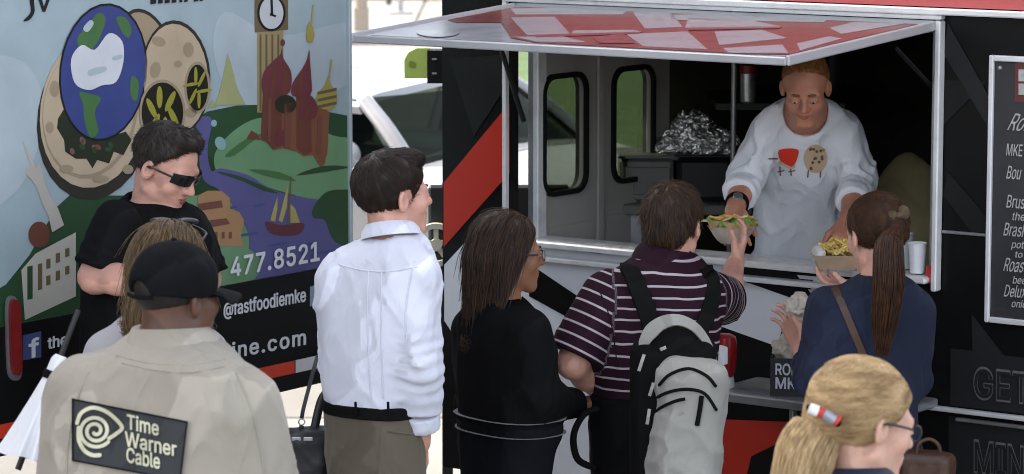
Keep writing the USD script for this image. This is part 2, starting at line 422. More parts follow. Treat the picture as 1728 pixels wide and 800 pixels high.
# posts on the far plaza
def post(name, label, cat, px, py, wpx, h, material, base=None):
    s = (py - HORIZON) / (CAM_H - 0.14); D = FOC / s; p = W(px, py, D); w = wpx / s
    t = thing(name, label, cat, (p[0], D, 0.14))
    obj('shaft', boxm((p[0] - w / 2, D - w / 2, 0.14), (p[0] + w / 2, D + w / 2, h), w * 0.15), material, t)
    b = base or w * 1.25
    obj('base', boxm((p[0] - b / 2, D - b / 2, 0.135), (p[0] + b / 2, D + b / 2, 0.135 + (0.05 if base else 0.3)), 0.01), 'post_grey' if base else material, t)
    obj('cap', boxm((p[0] - w * .6, D - w * .6, h), (p[0] + w * .6, D + w * .6, h + 0.06), 0.02), material, t)
post('bollard', 'beige square post at the edge of the bright plaza beyond the parked car', 'post', 610, 50, 20, 4.5, 'post_beige')
post('sign_post', 'pale grey post on a wide base plate far behind the parked car', 'post', 676, 22, 9, 3.4, 'post_grey', 0.30)
post('railing_post', 'thin dark post far back on the bright plaza, left of the grey one', 'post', 656, 6, 7, 3.0, 'post_dark')
# ------------------------------------------------------------------ white car parked behind the trucks
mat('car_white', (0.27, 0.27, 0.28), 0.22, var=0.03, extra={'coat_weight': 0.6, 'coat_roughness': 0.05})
mat('car_trim', (0.02, 0.02, 0.02), 0.5)
mat('tyre_rubber', (0.02, 0.02, 0.02), 0.85, bump=0.3, bscale=60)
mat('rim_alloy', (0.55, 0.54, 0.50), 0.35, 0.5)
mat('seat_cloth', (0.22, 0.24, 0.21), 0.8)
def car():
    # built facing +x, then turned; y to the left of the car
    a = W(690, 262, 16.0)                       # foot of the near windscreen pillar
    yaw = -32.0
    t = thing('parked_car', 'white car with a raked windscreen parked in the gap between the two trucks', 'car', (a[0], a[1], 0.02), yaw)
    M = np.eye(4)
    def part(n, m, mt, p=t, smooth=False, **k): return obj(n, m, mt, p, smooth, world=False, **k)
    # pillar foot is the origin: near side at y=-0.0, car spans y 0..1.66; x forward
    prof = [(-3.1, .35), (-3.15, .9), (-3.05, 1.0), (-2.7, 1.03), (-0.02, 1.04), (0.3, 1.02), (1.15, 0.90), (1.42, 0.78), (1.5, 0.6), (1.45, 0.33)]
    def loft(sections):
        n = len(sections[0]); v = np.vstack(sections); f = []
        for i in range(len(sections) - 1):
            for j in range(n):
                k = (j + 1) % n; f.append([i * n + j, i * n + k, (i + 1) * n + k, (i + 1) * n + j])
        fa = geo((v, np.array(f)))[1]
        P = Polygon([(x, z) for x, _, z in sections[0]]); tv, tf = trimesh.creation.triangulate_polygon(P, engine='earcut'); tf = np.array([np.argmin(((sections[0][:, [0, 2]] - q) ** 2).sum(1)) for q in tv])[tf]
        ends = [np.array(tf) if i == 0 else np.array(tf)[:, ::-1] + (len(sections) - 1) * n for i in (0, 1)]
        m = trimesh.Trimesh(v, np.vstack([fa] + ends), process=False); trimesh.repair.fix_normals(m); return m
    ys = [-0.10, -0.04, 0.06, 0.4, 0.83, 1.26, 1.60, 1.70, 1.76]; sh = [0.10, 0.035, 0.0, -0.03, -0.045, -0.03, 0.0, 0.035, 0.10]
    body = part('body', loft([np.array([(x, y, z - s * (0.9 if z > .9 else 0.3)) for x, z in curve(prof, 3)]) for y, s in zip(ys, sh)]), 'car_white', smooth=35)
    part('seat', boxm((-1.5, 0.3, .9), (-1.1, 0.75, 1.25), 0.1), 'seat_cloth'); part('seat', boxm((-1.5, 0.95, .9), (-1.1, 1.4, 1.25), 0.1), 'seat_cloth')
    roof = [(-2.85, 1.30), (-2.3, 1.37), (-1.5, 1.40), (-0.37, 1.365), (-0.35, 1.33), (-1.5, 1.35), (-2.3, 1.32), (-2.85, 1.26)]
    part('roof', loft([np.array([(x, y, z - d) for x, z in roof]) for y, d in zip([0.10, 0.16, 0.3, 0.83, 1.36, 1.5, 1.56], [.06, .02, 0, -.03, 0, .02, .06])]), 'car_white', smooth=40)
    for y0, y1 in ((0.0, 0.14), (1.66, 1.52)):
        part('pillar', tube(curve([(0.02, y0, 1.03), (-0.16, (y0 * .6 + y1 * .4), 1.20), (-0.37, y1, 1.345)], 5, False), 0.042, 8), 'car_white', smooth=True)
        part('pillar', tube([(-1.75, y0, 1.02), (-1.85, y1, 1.34)], 0.05, 8), 'car_trim', smooth=True)
        part('pillar', tube([(-2.95, y0, 1.0), (-2.80, y1, 1.32)], 0.09, 8), 'car_white', smooth=True)
        part('side_window', trimesh.Trimesh([(-0.08, y0, 1.03), (-2.9, y0, 1.03), (-2.8, y1, 1.33), (-0.40, y1, 1.34)], [[0, 1, 2], [0, 2, 3]], process=False), 'car_glass')
    ws = [[(0.04 - 0.39 * q + 0.10 * math.sin(math.pi * s), 0.03 + 0.13 * q + s * (1.60 - 0.26 * q), 1.035 + 0.315 * q) for s in np.linspace(0, 1, 9)] for q in np.linspace(0, 1, 5)]
    v = np.array(ws).reshape(-1, 3); f = [[i * 9 + j, i * 9 + j + 1, (i + 1) * 9 + j + 1, (i + 1) * 9 + j] for i in range(4) for j in range(8)]
    part('windscreen', (v, np.array(f)), 'car_glass', smooth=True)
    part('wiper', tube([(0.10, 0.35, 1.045), (-0.05, 1.1, 1.105)], 0.012, 6), 'car_trim')
    part('dashboard', boxm((-0.40, 0.12, 0.9), (-0.02, 1.55, 1.05), 0.03), 'car_trim')
    mi = part('mirror', placed(trimesh.creation.icosphere(3, 0.1), np.diag([0.75, 1.15, 0.8, 1]), (-0.28, -0.17, 1.09)), 'car_white', smooth=True)
    part('stem', tube([(-0.26, -0.02, 1.03), (-0.28, -0.12, 1.07)], 0.02, 6), 'car_trim')
    part('handle', boxm((-1.55, -0.128, 0.88), (-1.35, -0.10, 0.92), 0.01), 'car_trim')
    part('headlight', placed(trimesh.creation.icosphere(3, 0.13), np.diag([0.7, 0.7, 0.6, 1]), (1.36, 0.04, 0.70)), 'bright_trim', smooth=True)
    for x in (0.82, -2.25):
        for y in (-0.06, 1.72):
            s = -1 if y < 1 else 1
            w = part('wheel', placed(lathe([(0.20, -0.1), (0.31, -0.1), (0.335, -0.06), (0.335, 0.06), (0.31, 0.1), (0.20, 0.1)], 28), Rx(90), (x, y, 0.335)), 'tyre_rubber', smooth=40)
            part('rim', placed(lathe([(0, 0.03), (0.06, 0.045), (0.07, 0.02), (0.185, 0.05), (0.20, 0.08), (0.205, -0.05), (0, -0.05)], 28), Rx(90 if s < 0 else -90), (x, y + s * 0.05, 0.335)), 'rim_alloy', w, smooth=40)
            for k in range(5):
                part('spoke', placed(boxm((-0.025, -0.02, 0.05), (0.025, 0.02, 0.19), 0.01), Ry(72 * k + 10), (x, y + s * 0.115, 0.335)), 'rim_alloy', w)
            part('arch', placed(trimesh.creation.annulus(0.345, 0.41, 0.03, sections=28), Rx(90), (x, -0.105 if s < 0 else 1.765, 0.335)), 'car_trim')
car()
# ------------------------------------------------------------------ the black, red and white food truck with its serving window
_ux = W(1222, 425, 11.0)
RT = Plane((_ux[0], 11.0, 0), -36.0)
def ru(px, py=400, n=0.0): return float(RT.uz(px, py, n)[0])
def rz(px, py, n=0.0): return float(RT.uz(px, py, n)[1])
truck = thing('food_truck', 'black food truck with red and white shapes, its serving window open under a propped-up hatch', 'food truck', RT.T(ru(747), 0.0))
U0, U1 = ru(747), ru(747) + 4.6
WU0, WU1 = ru(861), ru(1580)
ZB, ZT = 0.42, rz(1445, 12)
WZ0, WZ1 = rz(1222, 437), ZT - 0.03
HZ = rz(1575, 40)
def rpart(n, m, mt, p=truck, **k): return obj(n, m, mt, p, **k)
side = rpart('side_panel', RT.slab(sbox(U0, ZB, U1, ZT).difference(sbox(WU0, WZ0, WU1, WZ1)), -0.05, 0.0), 'black_wrap')
fz0 = rz(1500, 12)
rpart('fascia', RT.slab(sbox(WU0 + 0.02, ZT + 0.012, U1, ZT + 0.62), -0.05, 0.012), 'fascia_red')
rpart('fascia', RT.slab(sbox(U0, ZT + 0.006, WU0 + 0.0, ZT + 0.62), -0.05, 0.004), 'black_wrap')
rpart('roof', RT.bx(U0, U1, ZT + 0.623, ZT + 0.68, -2.15, 0.03, 0.02), 'fascia_red')
for a_ in ((-2.1, -1.85, ZB, ZT + 0.62), (-0.25, -0.053, ZB, ZT + 0.62), (-1.849, -0.251, ZB, 0.86), (-1.849, -0.251, 2.06, ZT + 0.62)): rpart('end_panel', RT.bx(U0, U0 + 0.05, a_[2], a_[3], a_[0], a_[1]), 'black_wrap')
rpart('end_panel', RT.bx(U1 - 0.05, U1, ZB, ZT + 0.62, -2.1, -0.053), 'black_wrap')
rpart('back_panel', RT.bx(U0, U1, ZB, ZT + 0.62, -2.15, -2.103), 'inner_dark')
rpart('floor', RT.bx(U0 + 0.053, U1 - 0.053, 0.70, 0.78, -2.1, -0.053), 'inner_floor')
rpart('ceiling', RT.bx(U0 + 0.053, U1 - 0.053, ZT + 0.30, ZT + 0.34, -2.1, -0.053), 'inner_dark')
rpart('skirt', RT.bx(U0 + 0.1, U1 - 0.1, 0.30, ZB - 0.003, -2.0, -0.08), 'rubber')
for u in (U0 + 0.75, U1 - 0.9):
    for n in (-0.22, -1.95):
        w = rpart('wheel', placed(lathe([(0.2, -0.12), (0.36, -0.12), (0.385, -0.07), (0.385, 0.07), (0.36, 0.12), (0.2, 0.12)], 28), RT.matrix() @ np.block([[np.eye(3), np.array([[u], [0.385], [n]])], [np.zeros((1, 3)), np.ones((1, 1))]])), 'tyre_rubber', smooth=40)
        rpart('rim', placed(lathe([(0, 0.05), (0.08, 0.06), (0.15, 0.03), (0.205, 0.08), (0.205, -0.06), (0, -0.06)], 24), RT.matrix() @ np.block([[np.eye(3), np.array([[u], [0.385], [n]])], [np.zeros((1, 3)), np.ones((1, 1))]])), 'rim_alloy', w, smooth=40)

# window frame and trims
def bar(px0, py0, px1, py1, n0, n1, mt, name='trim', ch=0.003):
    a, b = RT.uz(px0, py0, n1), RT.uz(px1, py1, n1)
    return rpart(name, RT.bx(min(a[0], b[0]), max(a[0], b[0]), min(a[1], b[1]), max(a[1], b[1]), n0, n1, ch), mt)
fu0, fu1 = ru(856), ru(1579)
rpart('window_frame', RT.bx(fu0, ru(1590), WZ1 + 0.002, WZ1 + 0.018, 0.001, 0.035, 0.004), 'bright_trim')
rpart('window_frame', RT.bx(ru(1581), ru(1590), rz(1585, 490), WZ1 - 0.001, 0.001, 0.04, 0.004), 'bright_trim')
rpart('window_frame', RT.bx(ru(1571), ru(1577), rz(1575, 462), WZ1 - 0.001, -0.03, 0.012, 0.003), 'dull_steel')
rpart('window_frame', RT.bx(ru(855), ru(861), rz(858, 391), ZT + 0.6, 0.005, 0.03, 0.003), 'bright_trim')
rpart('rain_gutter', RT.bx(fu0, U1, ZT - 0.012, ZT + 0.009, 0.013, 0.045, 0.004), 'bright_trim')
rpart('track', RT.bx(ru(1020), ru(1560), WZ1 - 0.045, WZ1 - 0.012, -0.04, -0.004), 'dull_steel')
rpart('jamb', RT.bx(ru(882), ru(892), WZ0, WZ1, -0.06, -0.03, 0.003), 'dull_steel')
rpart('jamb', RT.bx(ru(893), ru(902), WZ0, WZ1, -0.075, -0.02, 0.003), 'bright_trim')
rpart('strut', tube([RT.T(ru(858, 85), rz(858, 85), 0.04), RT.T(ru(890, 205), rz(890, 205), 0.02)], 0.009, 8), 'rubber', smooth=True)
rpart('lamp', RT.bx(ru(1570), ru(1579), rz(1575, 478), rz(1575, 447), 0.013, 0.03, 0.004), 'tail_red')
rpart('trim', RT.bx(ru(1592), ru(1668), rz(1630, 396), rz(1630, 391), 0.001, 0.012, 0.002), 'dull_steel')
rpart('rail', RT.bx(ru(1566), U1, rz(1650, 699), rz(1650, 692), 0.001, 0.03, 0.003), 'bright_trim')
rpart('rail', RT.bx(ru(1622), U1, rz(1680, 717), rz(1680, 711), 0.001, 0.02, 0.003), 'dull_steel')

# counter with the shelf under it
rpart('counter', RT.bx(ru(895), ru(1577), WZ0 - 0.012, WZ0 + 0.010, -0.10, 0.06, 0.006), 'bright_trim')
rpart('counter_rail', RT.bx(ru(896), ru(1470), WZ0 - 0.062, WZ0 - 0.045, 0.004, 0.055, 0.004), 'bright_trim')
def vent(px0, px1, py0, py1):
    rpart('slot', RT.sheet([(px0, py0), (px1, py0 + (px1 - px0) * .085), (px1 - 4, py1 + (px1 - px0) * .085), (px0 + 12, py1)], 0.0075), 'rubber')
# printed shapes on the side
def shape(pts, mt, layer, name='graphic', cut=True):
    rpart(name, RT.sheet(pts, 0.0015 + 0.0016 * layer, cut=None), mt)
shape([(749, 308), (860, 174), (860, 292), (749, 417)], 'red_wrap', 1, 'stripe')
shape([(864, 170), (881, 150), (881, 262), (864, 286)], 'red_wrap', -8, 'stripe') if False else None
shape([(750, 447), (805, 388), (862, 400), (1250, 435), (1242, 470), (1210, 548), (1120, 700), (1040, 960), (905, 960), (895, 680), (880, 650), (790, 602), (750, 541)], 'white_wrap', 1)
shape([(893, 446), (910, 456), (990, 510), (980, 548), (893, 500)], 'black_wrap', 2)
shape([(1242, 470), (1338, 504), (1310, 584), (1206, 547)], 'white_wrap', 2)
shape([(1345, 464), (1440, 472), (1440, 494), (1378, 507)], 'white_wrap', 1)
shape([(1010, 960), (1130, 704), (1330, 712), (1300, 960)], 'red_wrap', 3)
shape([(1095, 960), (1205, 684), (1225, 686), (1135, 960)], 'black_wrap', 4, 'stripe')
shape([(1225, 960), (1268, 770), (1330, 740), (1330, 960)], 'black_wrap', 4, 'stripe')
shape([(1604, 588), (1641, 592), (1640, 530), (1694, 600), (1900, 622), (1900, 717), (1604, 684)], 'charcoal_wrap', 1)
shape([(1601, 702), (1900, 738), (1900, 1000), (1601, 1000)], 'charcoal_wrap', 1)
shape([(1592, 135), (1665, 138), (1592, 212)], 'soot_wrap', 1)
shape([(1600, 40), (1690, 200), (1668, 215), (1592, 90)], 'charcoal_wrap', 2)
shape([(1600, 290), (1668, 370), (1668, 392), (1640, 392), (1592, 330)], 'soot_wrap', 1)
shape([(760, 100), (852, 92), (852, 150), (800, 230)], 'soot_wrap', 1)
vent(968, 1018, 412, 424); vent(1245, 1338, 444, 455); vent(1250, 1372, 462, 478)
# outlined lettering on the side
def outlined(words, p0, p1, h):
    rpart('lettering', RT.text(words, p0, p1, h, 0.0055, bold=True), 'outline_grey')
    c0, c1 = np.array(p0, float), np.array(p1, float)
    rpart('lettering', RT.text(words, c0 + (1.5, 0.2 - 2), c1 + (-1.0, -2), h - 4.5, 0.0075, bold=False), 'charcoal_wrap')
outlined('GET', (1640, 671), (1738, 682), 52)
outlined('MINI', (1640, 796), (1748, 810), 54)

# hatch, hinged along the top of the window, held out nearly level
h_in0, h_in1 = RT.T(ru(866, 14), HZ, 0.03), RT.T(ru(1572, 44), HZ, 0.03)
def at_n(px, py, n): q = RT.uz(px, py, n); return RT.T(q[0], q[1], n)
h_out0, h_out1 = at_n(612, 62, 0.93), at_n(1340, 100, 0.93)
HU = (h_out1 - h_out0) / np.linalg.norm(h_out1 - h_out0)
HN = np.cross(HU, (h_out0 + h_out1 - h_in0 - h_in1)); HN /= np.linalg.norm(HN); HN *= np.sign(HN[2])
HO = (h_in0 + h_in1 + h_out0 + h_out1) / 4
HV = np.cross(HN, HU)
HM = np.eye(4); HM[:3, 0], HM[:3, 1], HM[:3, 2], HM[:3, 3] = HU, HV, HN, HO
def hpx(pts, lift=0.0):
    r = ray(np.array(pts, float)[:, 0], np.array(pts, float)[:, 1]); o = HO + HN * lift
    t = ((o - EYE) @ HN) / (r @ HN); P = EYE + r * t[:, None]
    return np.stack([(P - o) @ HU, (P - o) @ HV], 1)
hq = np.array([[(p - HO) @ HU, (p - HO) @ HV] for p in (h_in0, h_in1, h_out1, h_out0)])
hu0, hu1 = hq[[0, 3], 0].mean(), hq[[1, 2], 0].mean(); hv0, hv1 = hq[:, 1].min(), hq[:, 1].max()
HPOLY = sbox(hu0, hv0, hu1, hv1)
hatch = rpart('hatch', placed(extr(HPOLY, 0.016), HM, -HN * 0.016), 'aluminium')
inner = HPOLY.buffer(-0.035, join_style=2)
rpart('hatch_skin', placed(extr(inner, 0.0015), HM, HN * 0.0005), 'hatch_white', hatch)
for lo, hi in (((hu0, hv0 - .012, -.020), (hu1, hv0, .006)), ((hu0, hv1, -.020), (hu1, hv1 + .012, .012)), ((hu0 - .012, hv0 - .012, -.020), (hu0, hv1 + .012, .012)), ((hu1, hv0 - .012, -.020), (hu1 + .012, hv1 + .012, .012))):
    rpart('hatch_rim', placed(boxm(lo, hi, 0.004), HM), 'hatch_rim', hatch)
def oval_px(cx, cy, rx, ry): a = np.arange(24) * np.pi / 12; return np.stack([cx + rx * np.cos(a), cy + ry * np.sin(a)], 1)
def hshape(pts, mt, layer):
    P = Polygon(hpx(pts)).buffer(0).intersection(inner)
    if P.area > 1e-5: rpart('hatch_graphic_and_shadow', placed(extr(P, 0.001), HM, HN * (0.002 + 0.0013 * layer)), mt, hatch)
# broken chequered print, plus one oval shadow painted on
hshape([(742, 31), (800, 23), (862, 14), (1100, 10), (1420, 34), (1560, 40), (1430, 72), (1340, 94), (1180, 92), (1090, 84), (905, 74), (862, 66), (845, 40), (770, 40)], 'hatch_red', 1)
for q in ([(862, 32), (936, 31), (962, 60), (890, 62)], [(1062, 14), (1124, 15), (1152, 48), (1088, 51)], [(968, 54), (1070, 53), (1084, 57), (962, 63)], [(1056, 60), (1160, 56), (1194, 86), (1086, 81)], [(1162, 33), (1268, 37), (1320, 48), (1156, 50)], [(1206, 56), (1285, 53), (1328, 67), (1214, 79)],
          [(868, 65), (950, 64), (990, 74), (905, 73)], [(1440, 40), (1530, 42), (1420, 60), (1400, 50)], [(1220, 84), (1320, 78), (1330, 92), (1230, 92)], [(1345, 76), (1400, 64), (1420, 68), (1350, 88)]): hshape(q, 'hatch_white', 2)
for q in ([(1162, 50), (1318, 48), (1316, 51), (1162, 54)], [(900, 62), (1084, 57), (1078, 60), (905, 66)], [(1000, 66), (1052, 60), (1070, 76), (1012, 76)]): hshape(q, 'hatch_maroon', 3)
hshape(list(map(tuple, oval_px(739, 57, 36, 8))), 'hatch_grey', 2)  # oval shadow on the hatch, painted as a grey sheet
hshape([(862, 17), (1000, 15), (1060, 20), (1050, 27), (870, 27)], 'hatch_grey', 2); hshape([(1130, 28), (1270, 24), (1400, 32), (1390, 40), (1140, 36)], 'hatch_grey', 2)
rpart('strut', tube([RT.T(ru(1570, 150), rz(1570, 150), -0.02), h_in1 * .75 + h_out1 * .25 - HN * 0.05], 0.007, 8), 'rubber', smooth=True)

# inside: end wall with its two doors, cabinet and pole
EW = Plane(RT.T(ru(898), 0, -0.06), 54.0)               # runs into the truck, faces right
EW.u = -RT.n.copy(); EW.n = RT.u.copy(); EW.o = RT.T(ru(898), 0, -0.06)
win = []
for q in ([(915, 131), (985, 124), (988, 318), (915, 330)], [(1032, 118), (1098, 112), (1101, 296), (1034, 308)]):
    e = EW.uz(np.array(q)[:, 0], np.array(q)[:, 1]); win.append((e[[0, 3], 0].mean(), e[[1, 2], 0].mean(), e[[2, 3], 1].mean(), e[[0, 1], 1].mean()))
def rr(u0, u1, z0, z1, r): return sbox(u0 + r, z0 + r, u1 - r, z1 - r).buffer(r, 6)
wholes = [rr(a, b, c, d, 0.06) for a, b, c, d in win]
seam = (win[0][1] + win[1][0]) / 2
for k, (w, h) in enumerate(zip(win, wholes)):
    a, b = (0.0, seam - 0.006) if k == 0 else (seam + 0.006, win[1][1] + 0.12)
    d = rpart('inner_door', EW.slab(sbox(a, 0.79, b, ZT + 0.29).difference(h), -0.04, 0.0), 'door_grey')
    rpart('window_gasket', EW.slab(h.buffer(0.010).difference(h.buffer(-0.009)), 0.001, 0.014), 'rubber', d)
    rpart('pane', EW.slab(h.buffer(-0.001), -0.026, -0.022), 'dusty_glass', d)
    rpart('kick_plate', EW.slab(sbox(a + 0.04, 0.85, b - 0.04, w[2] - 0.12), 0.001, 0.006), 'door_grey', d)
rpart('door_jamb', EW.bx(seam - 0.02, seam + 0.02, 0.79, ZT + 0.29, 0.001, 0.014, 0.004), 'door_grey')
rpart('end_wall', EW.bx(win[1][1] + 0.123, 2.0, 0.79, ZT + 0.29, -0.04, 0.0), 'inner_olive')
rpart('partition', EW.bx(-0.0, 1.95, ZT + 0.05, ZT + 0.29, 0.003, 0.06), 'door_grey')
po = RT.T(ru(1238, 200, -0.55), 0, -0.55)
rpart('pole', tube([po + (0, 0, 0.78), po + (0, 0, ZT + 0.29)], 0.010, 8), 'dull_steel', smooth=True)
rpart('lime_panel', RT.slab(Polygon([(0, 0), (0.145, 0), (0.145, .175), (.09, .175), (.04, .155), (0.01, .11), (0, .06)]), 0, 0.03), 'lime_plastic') if False else None
# lime coloured rounded end cap and black bracket at the truck's rear edge
lp = RT.T(U0 - 0.02, 0, -0.35)
LPp = Plane(lp, 0.0)
q = np.array([(683, 131), (683, 100), (690, 87), (704, 80), (726, 80), (726, 131)])
cap = rpart('lime_panel', LPp.sheet(q, 0.0, 0.04), 'lime_plastic')
rpart('mark', LPp.sheet(curve([(692, 103), (702, 107), (700, 115), (690, 112)], 4), 0.041, 0.002), 'olive_mark', cap)
br = rpart('bracket', LPp.sheet([(722, 82), (748, 82), (748, 137), (722, 137)], -0.04, 0.10), 'rubber')
for y in (98, 122): rpart('bolt', LPp.sheet([(729, y), (737, y), (737, y + 3), (729, y + 3)], 0.061, 0.01), 'dull_steel', br)

# fold-down shelf under the counter
SN = 0.34
sz = rz(1290, 671, SN)
rpart('shelf', RT.bx(ru(1190, 660, SN), ru(1500, 690, SN), sz - 0.03, sz, 0.012, SN, 0.005), 'dull_steel')
rpart('shelf_bracket', RT.bx(ru(1331, 700, SN - .02), ru(1338, 700, SN - .02), sz - 0.20, sz - 0.033, SN - 0.05, SN - 0.02, 0.003), 'dull_steel')
rpart('shelf_bracket', tube([RT.T(ru(1334, 700, SN - .03), sz - 0.19, SN - 0.035), RT.T(ru(1334, 700, SN - .03), sz - 0.36, 0.02)], 0.01, 6), 'dull_steel')

# menu board hung on the side
mb = thing('menu_board', 'tall black menu board in a white frame, chalk lettering, hung on the black truck', 'menu board', RT.T(ru(1668), rz(1668, 540), 0.01))
m0, m1, mz0, mz1 = ru(1669), ru(1669) + 0.62, rz(1669, 542), rz(1669, 92)
obj('slate', RT.bx(m0 + 0.012, m1 - 0.012, mz0 + 0.012, mz1 - 0.012, 0.002, 0.014), 'slate_black', mb)
for a in ((m0, m0 + 0.016, mz0, mz1), (m1 - 0.016, m1, mz0, mz1), (m0 + 0.0165, m1 - 0.0165, mz0, mz0 + 0.018), (m0 + 0.0165, m1 - 0.0165, mz1 - 0.018, mz1)):
    obj('frame', RT.bx(*a, 0.002, 0.026, 0.003), 'bright_trim', mb)
obj('screw', placed(trimesh.creation.icosphere(2, 0.008), None, RT.T(m0 + 0.035, mz1 - 0.04, 0.014)), 'dull_steel', mb)
lo = obj('logo', RT.sheet([(1713, 106), (1760, 108), (1760, 176), (1713, 172)], 0.015), 'hatch_red', mb)
obj('logo_mark', RT.sheet([(1719, 117), (1760, 118), (1760, 138), (1719, 137)], 0.0165), 'chalk_white', lo)
obj('logo_mark', RT.sheet([(1719, 141), (1760, 142), (1760, 162), (1719, 160)], 0.0165), 'chalk_white', lo)
for words, x, y, L, h, it in (('Roll', 1698, 219, 42, 34, .5), ('MKE', 1697, 262, 30, 24, .1), ('Bou', 1697, 301, 26, 26, .2), ('Brus', 1697, 350, 34, 26, .15), ('the', 1707, 371, 24, 16, .2), ('Brash', 1692, 397, 42, 26, .2), ('pota', 1706, 418, 30, 15, .2), ('to', 1712, 434, 14, 13, .2), ('Roast', 1692, 457, 42, 27, .25), ('beef', 1708, 478, 30, 15, .2), ('Delux', 1693, 500, 40, 24, .2), ('onion', 1706, 518, 36, 15, .2)):
    obj('lettering', RT.text(words, (x, y), (x + L * 0.92, y + L * 0.065), h * 0.82, 0.015, slant=it), 'chalk_white', mb)
# ------------------------------------------------------------------ the blue food truck with a painted side
LD = 11.5
_lx = W(588, 400, LD)
LT = Plane((_lx[0], LD, 0), 55.0)
def lu(px, py=400, n=0.0): return float(LT.uz(px, py, n)[0])
def lz(px, py, n=0.0): return float(LT.uz(px, py, n)[1])
def P(*c): return C(*c)
for n_, c_ in dict(sky=(138, 160, 166), pale=(152, 168, 174), hill_dark=(42, 82, 45), hill_light=(92, 142, 92), river=(92, 88, 160), tan=(176, 152, 118), tan_dark=(150, 128, 96), globe=(52, 68, 150), land=(72, 128, 62), cloud=(186, 190, 194),
                   leaf=(40, 48, 30), brown=(96, 62, 44), olive_black=(30, 28, 18), olive_yellow=(176, 168, 38), spire=(178, 182, 110), tower_tan=(176, 152, 92), tower_dark=(118, 98, 62), face_white=(205, 210, 212),
                   dome_red=(126, 52, 58), brick_orange=(150, 84, 52), rust=(124, 62, 44), gold=(192, 168, 60), orange=(196, 140, 84), terracotta=(136, 74, 56), sail=(196, 178, 84), hull=(110, 48, 56), ink=(22, 26, 28), outline=(50, 46, 38),
                   statue=(170, 160, 148), ivory=(176, 170, 152), bright=(225, 228, 230), badge_blue=(66, 84, 150), badge_pale=(140, 176, 190), teal=(140, 190, 190)).items():
    c_ = tuple(0.70 * np.array(c_) + 0.30 * np.mean(c_)); mat('print_' + n_, np.array(P(*c_)) * (0.9 if n_ == 'bright' else 1.18 if n_ in ('sky', 'pale', 'tan', 'tan_dark', 'hill_light', 'statue', 'ivory', 'cloud') else 0.80), 0.42, var=0.11, vscale=5.0, spec=0.3)
mat('stripe_red', C(205, 62, 36), 0.3); mat('stripe_white', C(215, 212, 210), 0.3)
lt = thing('food_truck', 'pale blue food truck painted with a globe, towers and a river, black along its bottom', 'food truck', LT.T(0.0, 0.0))
def lpart(n, m, mt, p=lt, **k): return obj(n, m, mt, p, **k)
LU0, LU1 = lu(-420), 0.0
bz0, bz1 = lz(588, 438), lz(30, 552)
LZB = lz(485, 641)
LZT = 3.15
zb = float(np.mean([bz0, bz1]))
lpart('body', LT.bx(LU0, LU1, LZB, LZT, -2.2, -0.0015, 0.01), 'print_sky')
lpart('side_panel', LT.bx(LU0 + .005, LU1 - 0.004, LZB + 0.02, LZT - 0.03, -0.001, 0.0), 'print_sky')
lpart('lower_panel', LT.bx(LU0 + .006, LU1 - 0.005, LZB + 0.022, zb, 0.0005, 0.0115), 'black_wrap')
lpart('sill', LT.bx(LU0, LU1, LZB - 0.035, LZB + 0.018, -0.06, 0.016, 0.004), 'rubber')
lpart('corner_trim', LT.bx(LU1 - 0.004, LU1 + 0.012, LZB, LZT, -0.06, 0.014, 0.003), 'print_pale')
lpart('roof', LT.bx(LU0 - 0.02, LU1 + 0.02, LZT, LZT + 0.06, -2.22, 0.02, 0.02), 'print_pale')
for u in (LU0 + 0.9, -2.9):
    for n in (-0.25, -2.0):
        MM = LT.matrix() @ np.block([[np.eye(3), np.array([[u], [0.385], [n]])], [np.zeros((1, 3)), np.ones((1, 1))]])
        w = lpart('wheel', placed(lathe([(0.2, -0.12), (0.36, -0.12), (0.385, -0.07), (0.385, 0.07), (0.36, 0.12), (0.2, 0.12)], 28), MM), 'tyre_rubber', smooth=40)
        lpart('rim', placed(lathe([(0, 0.05), (0.08, 0.06), (0.15, 0.03), (0.205, 0.08), (0.205, -0.06), (0, -0.06)], 24), MM), 'rim_alloy', w, smooth=40)
lpart('chassis', LT.bx(LU0 + .3, -2.2, 0.45, LZB - 0.036, -1.9, -0.4), 'rubber')
# printed pieces, lowest layer first
UP = sbox(LU0 + 0.01, zb + 0.001, LU1 - 0.005, LZT - 0.04)
def art(name, pts, col, layer, n=0, **k):
    q = curve(pts, n) if n else pts
    return lpart(name, LT.sheet(q, 0.0004 + 0.0006 * layer, 0.0005, cut=UP), 'print_' + col, **k)
def oval(cx, cy, rx, ry, tilt=0, n=28):
    a = np.arange(n) * 2 * np.pi / n; x, y = rx * np.cos(a), ry * np.sin(a); t = math.radians(tilt)
    return np.stack([cx + x * math.cos(t) - y * math.sin(t), cy + x * math.sin(t) + y * math.cos(t)], 1)
art('cloud', [(-40, 120), (40, 105), (75, 180), (60, 260), (20, 330), (-60, 360)], 'pale', 0, 5)
art('cloud', [(380, 20), (470, 60), (600, 40), (600, 130), (500, 175), (400, 170), (360, 90)], 'pale', 0, 5)
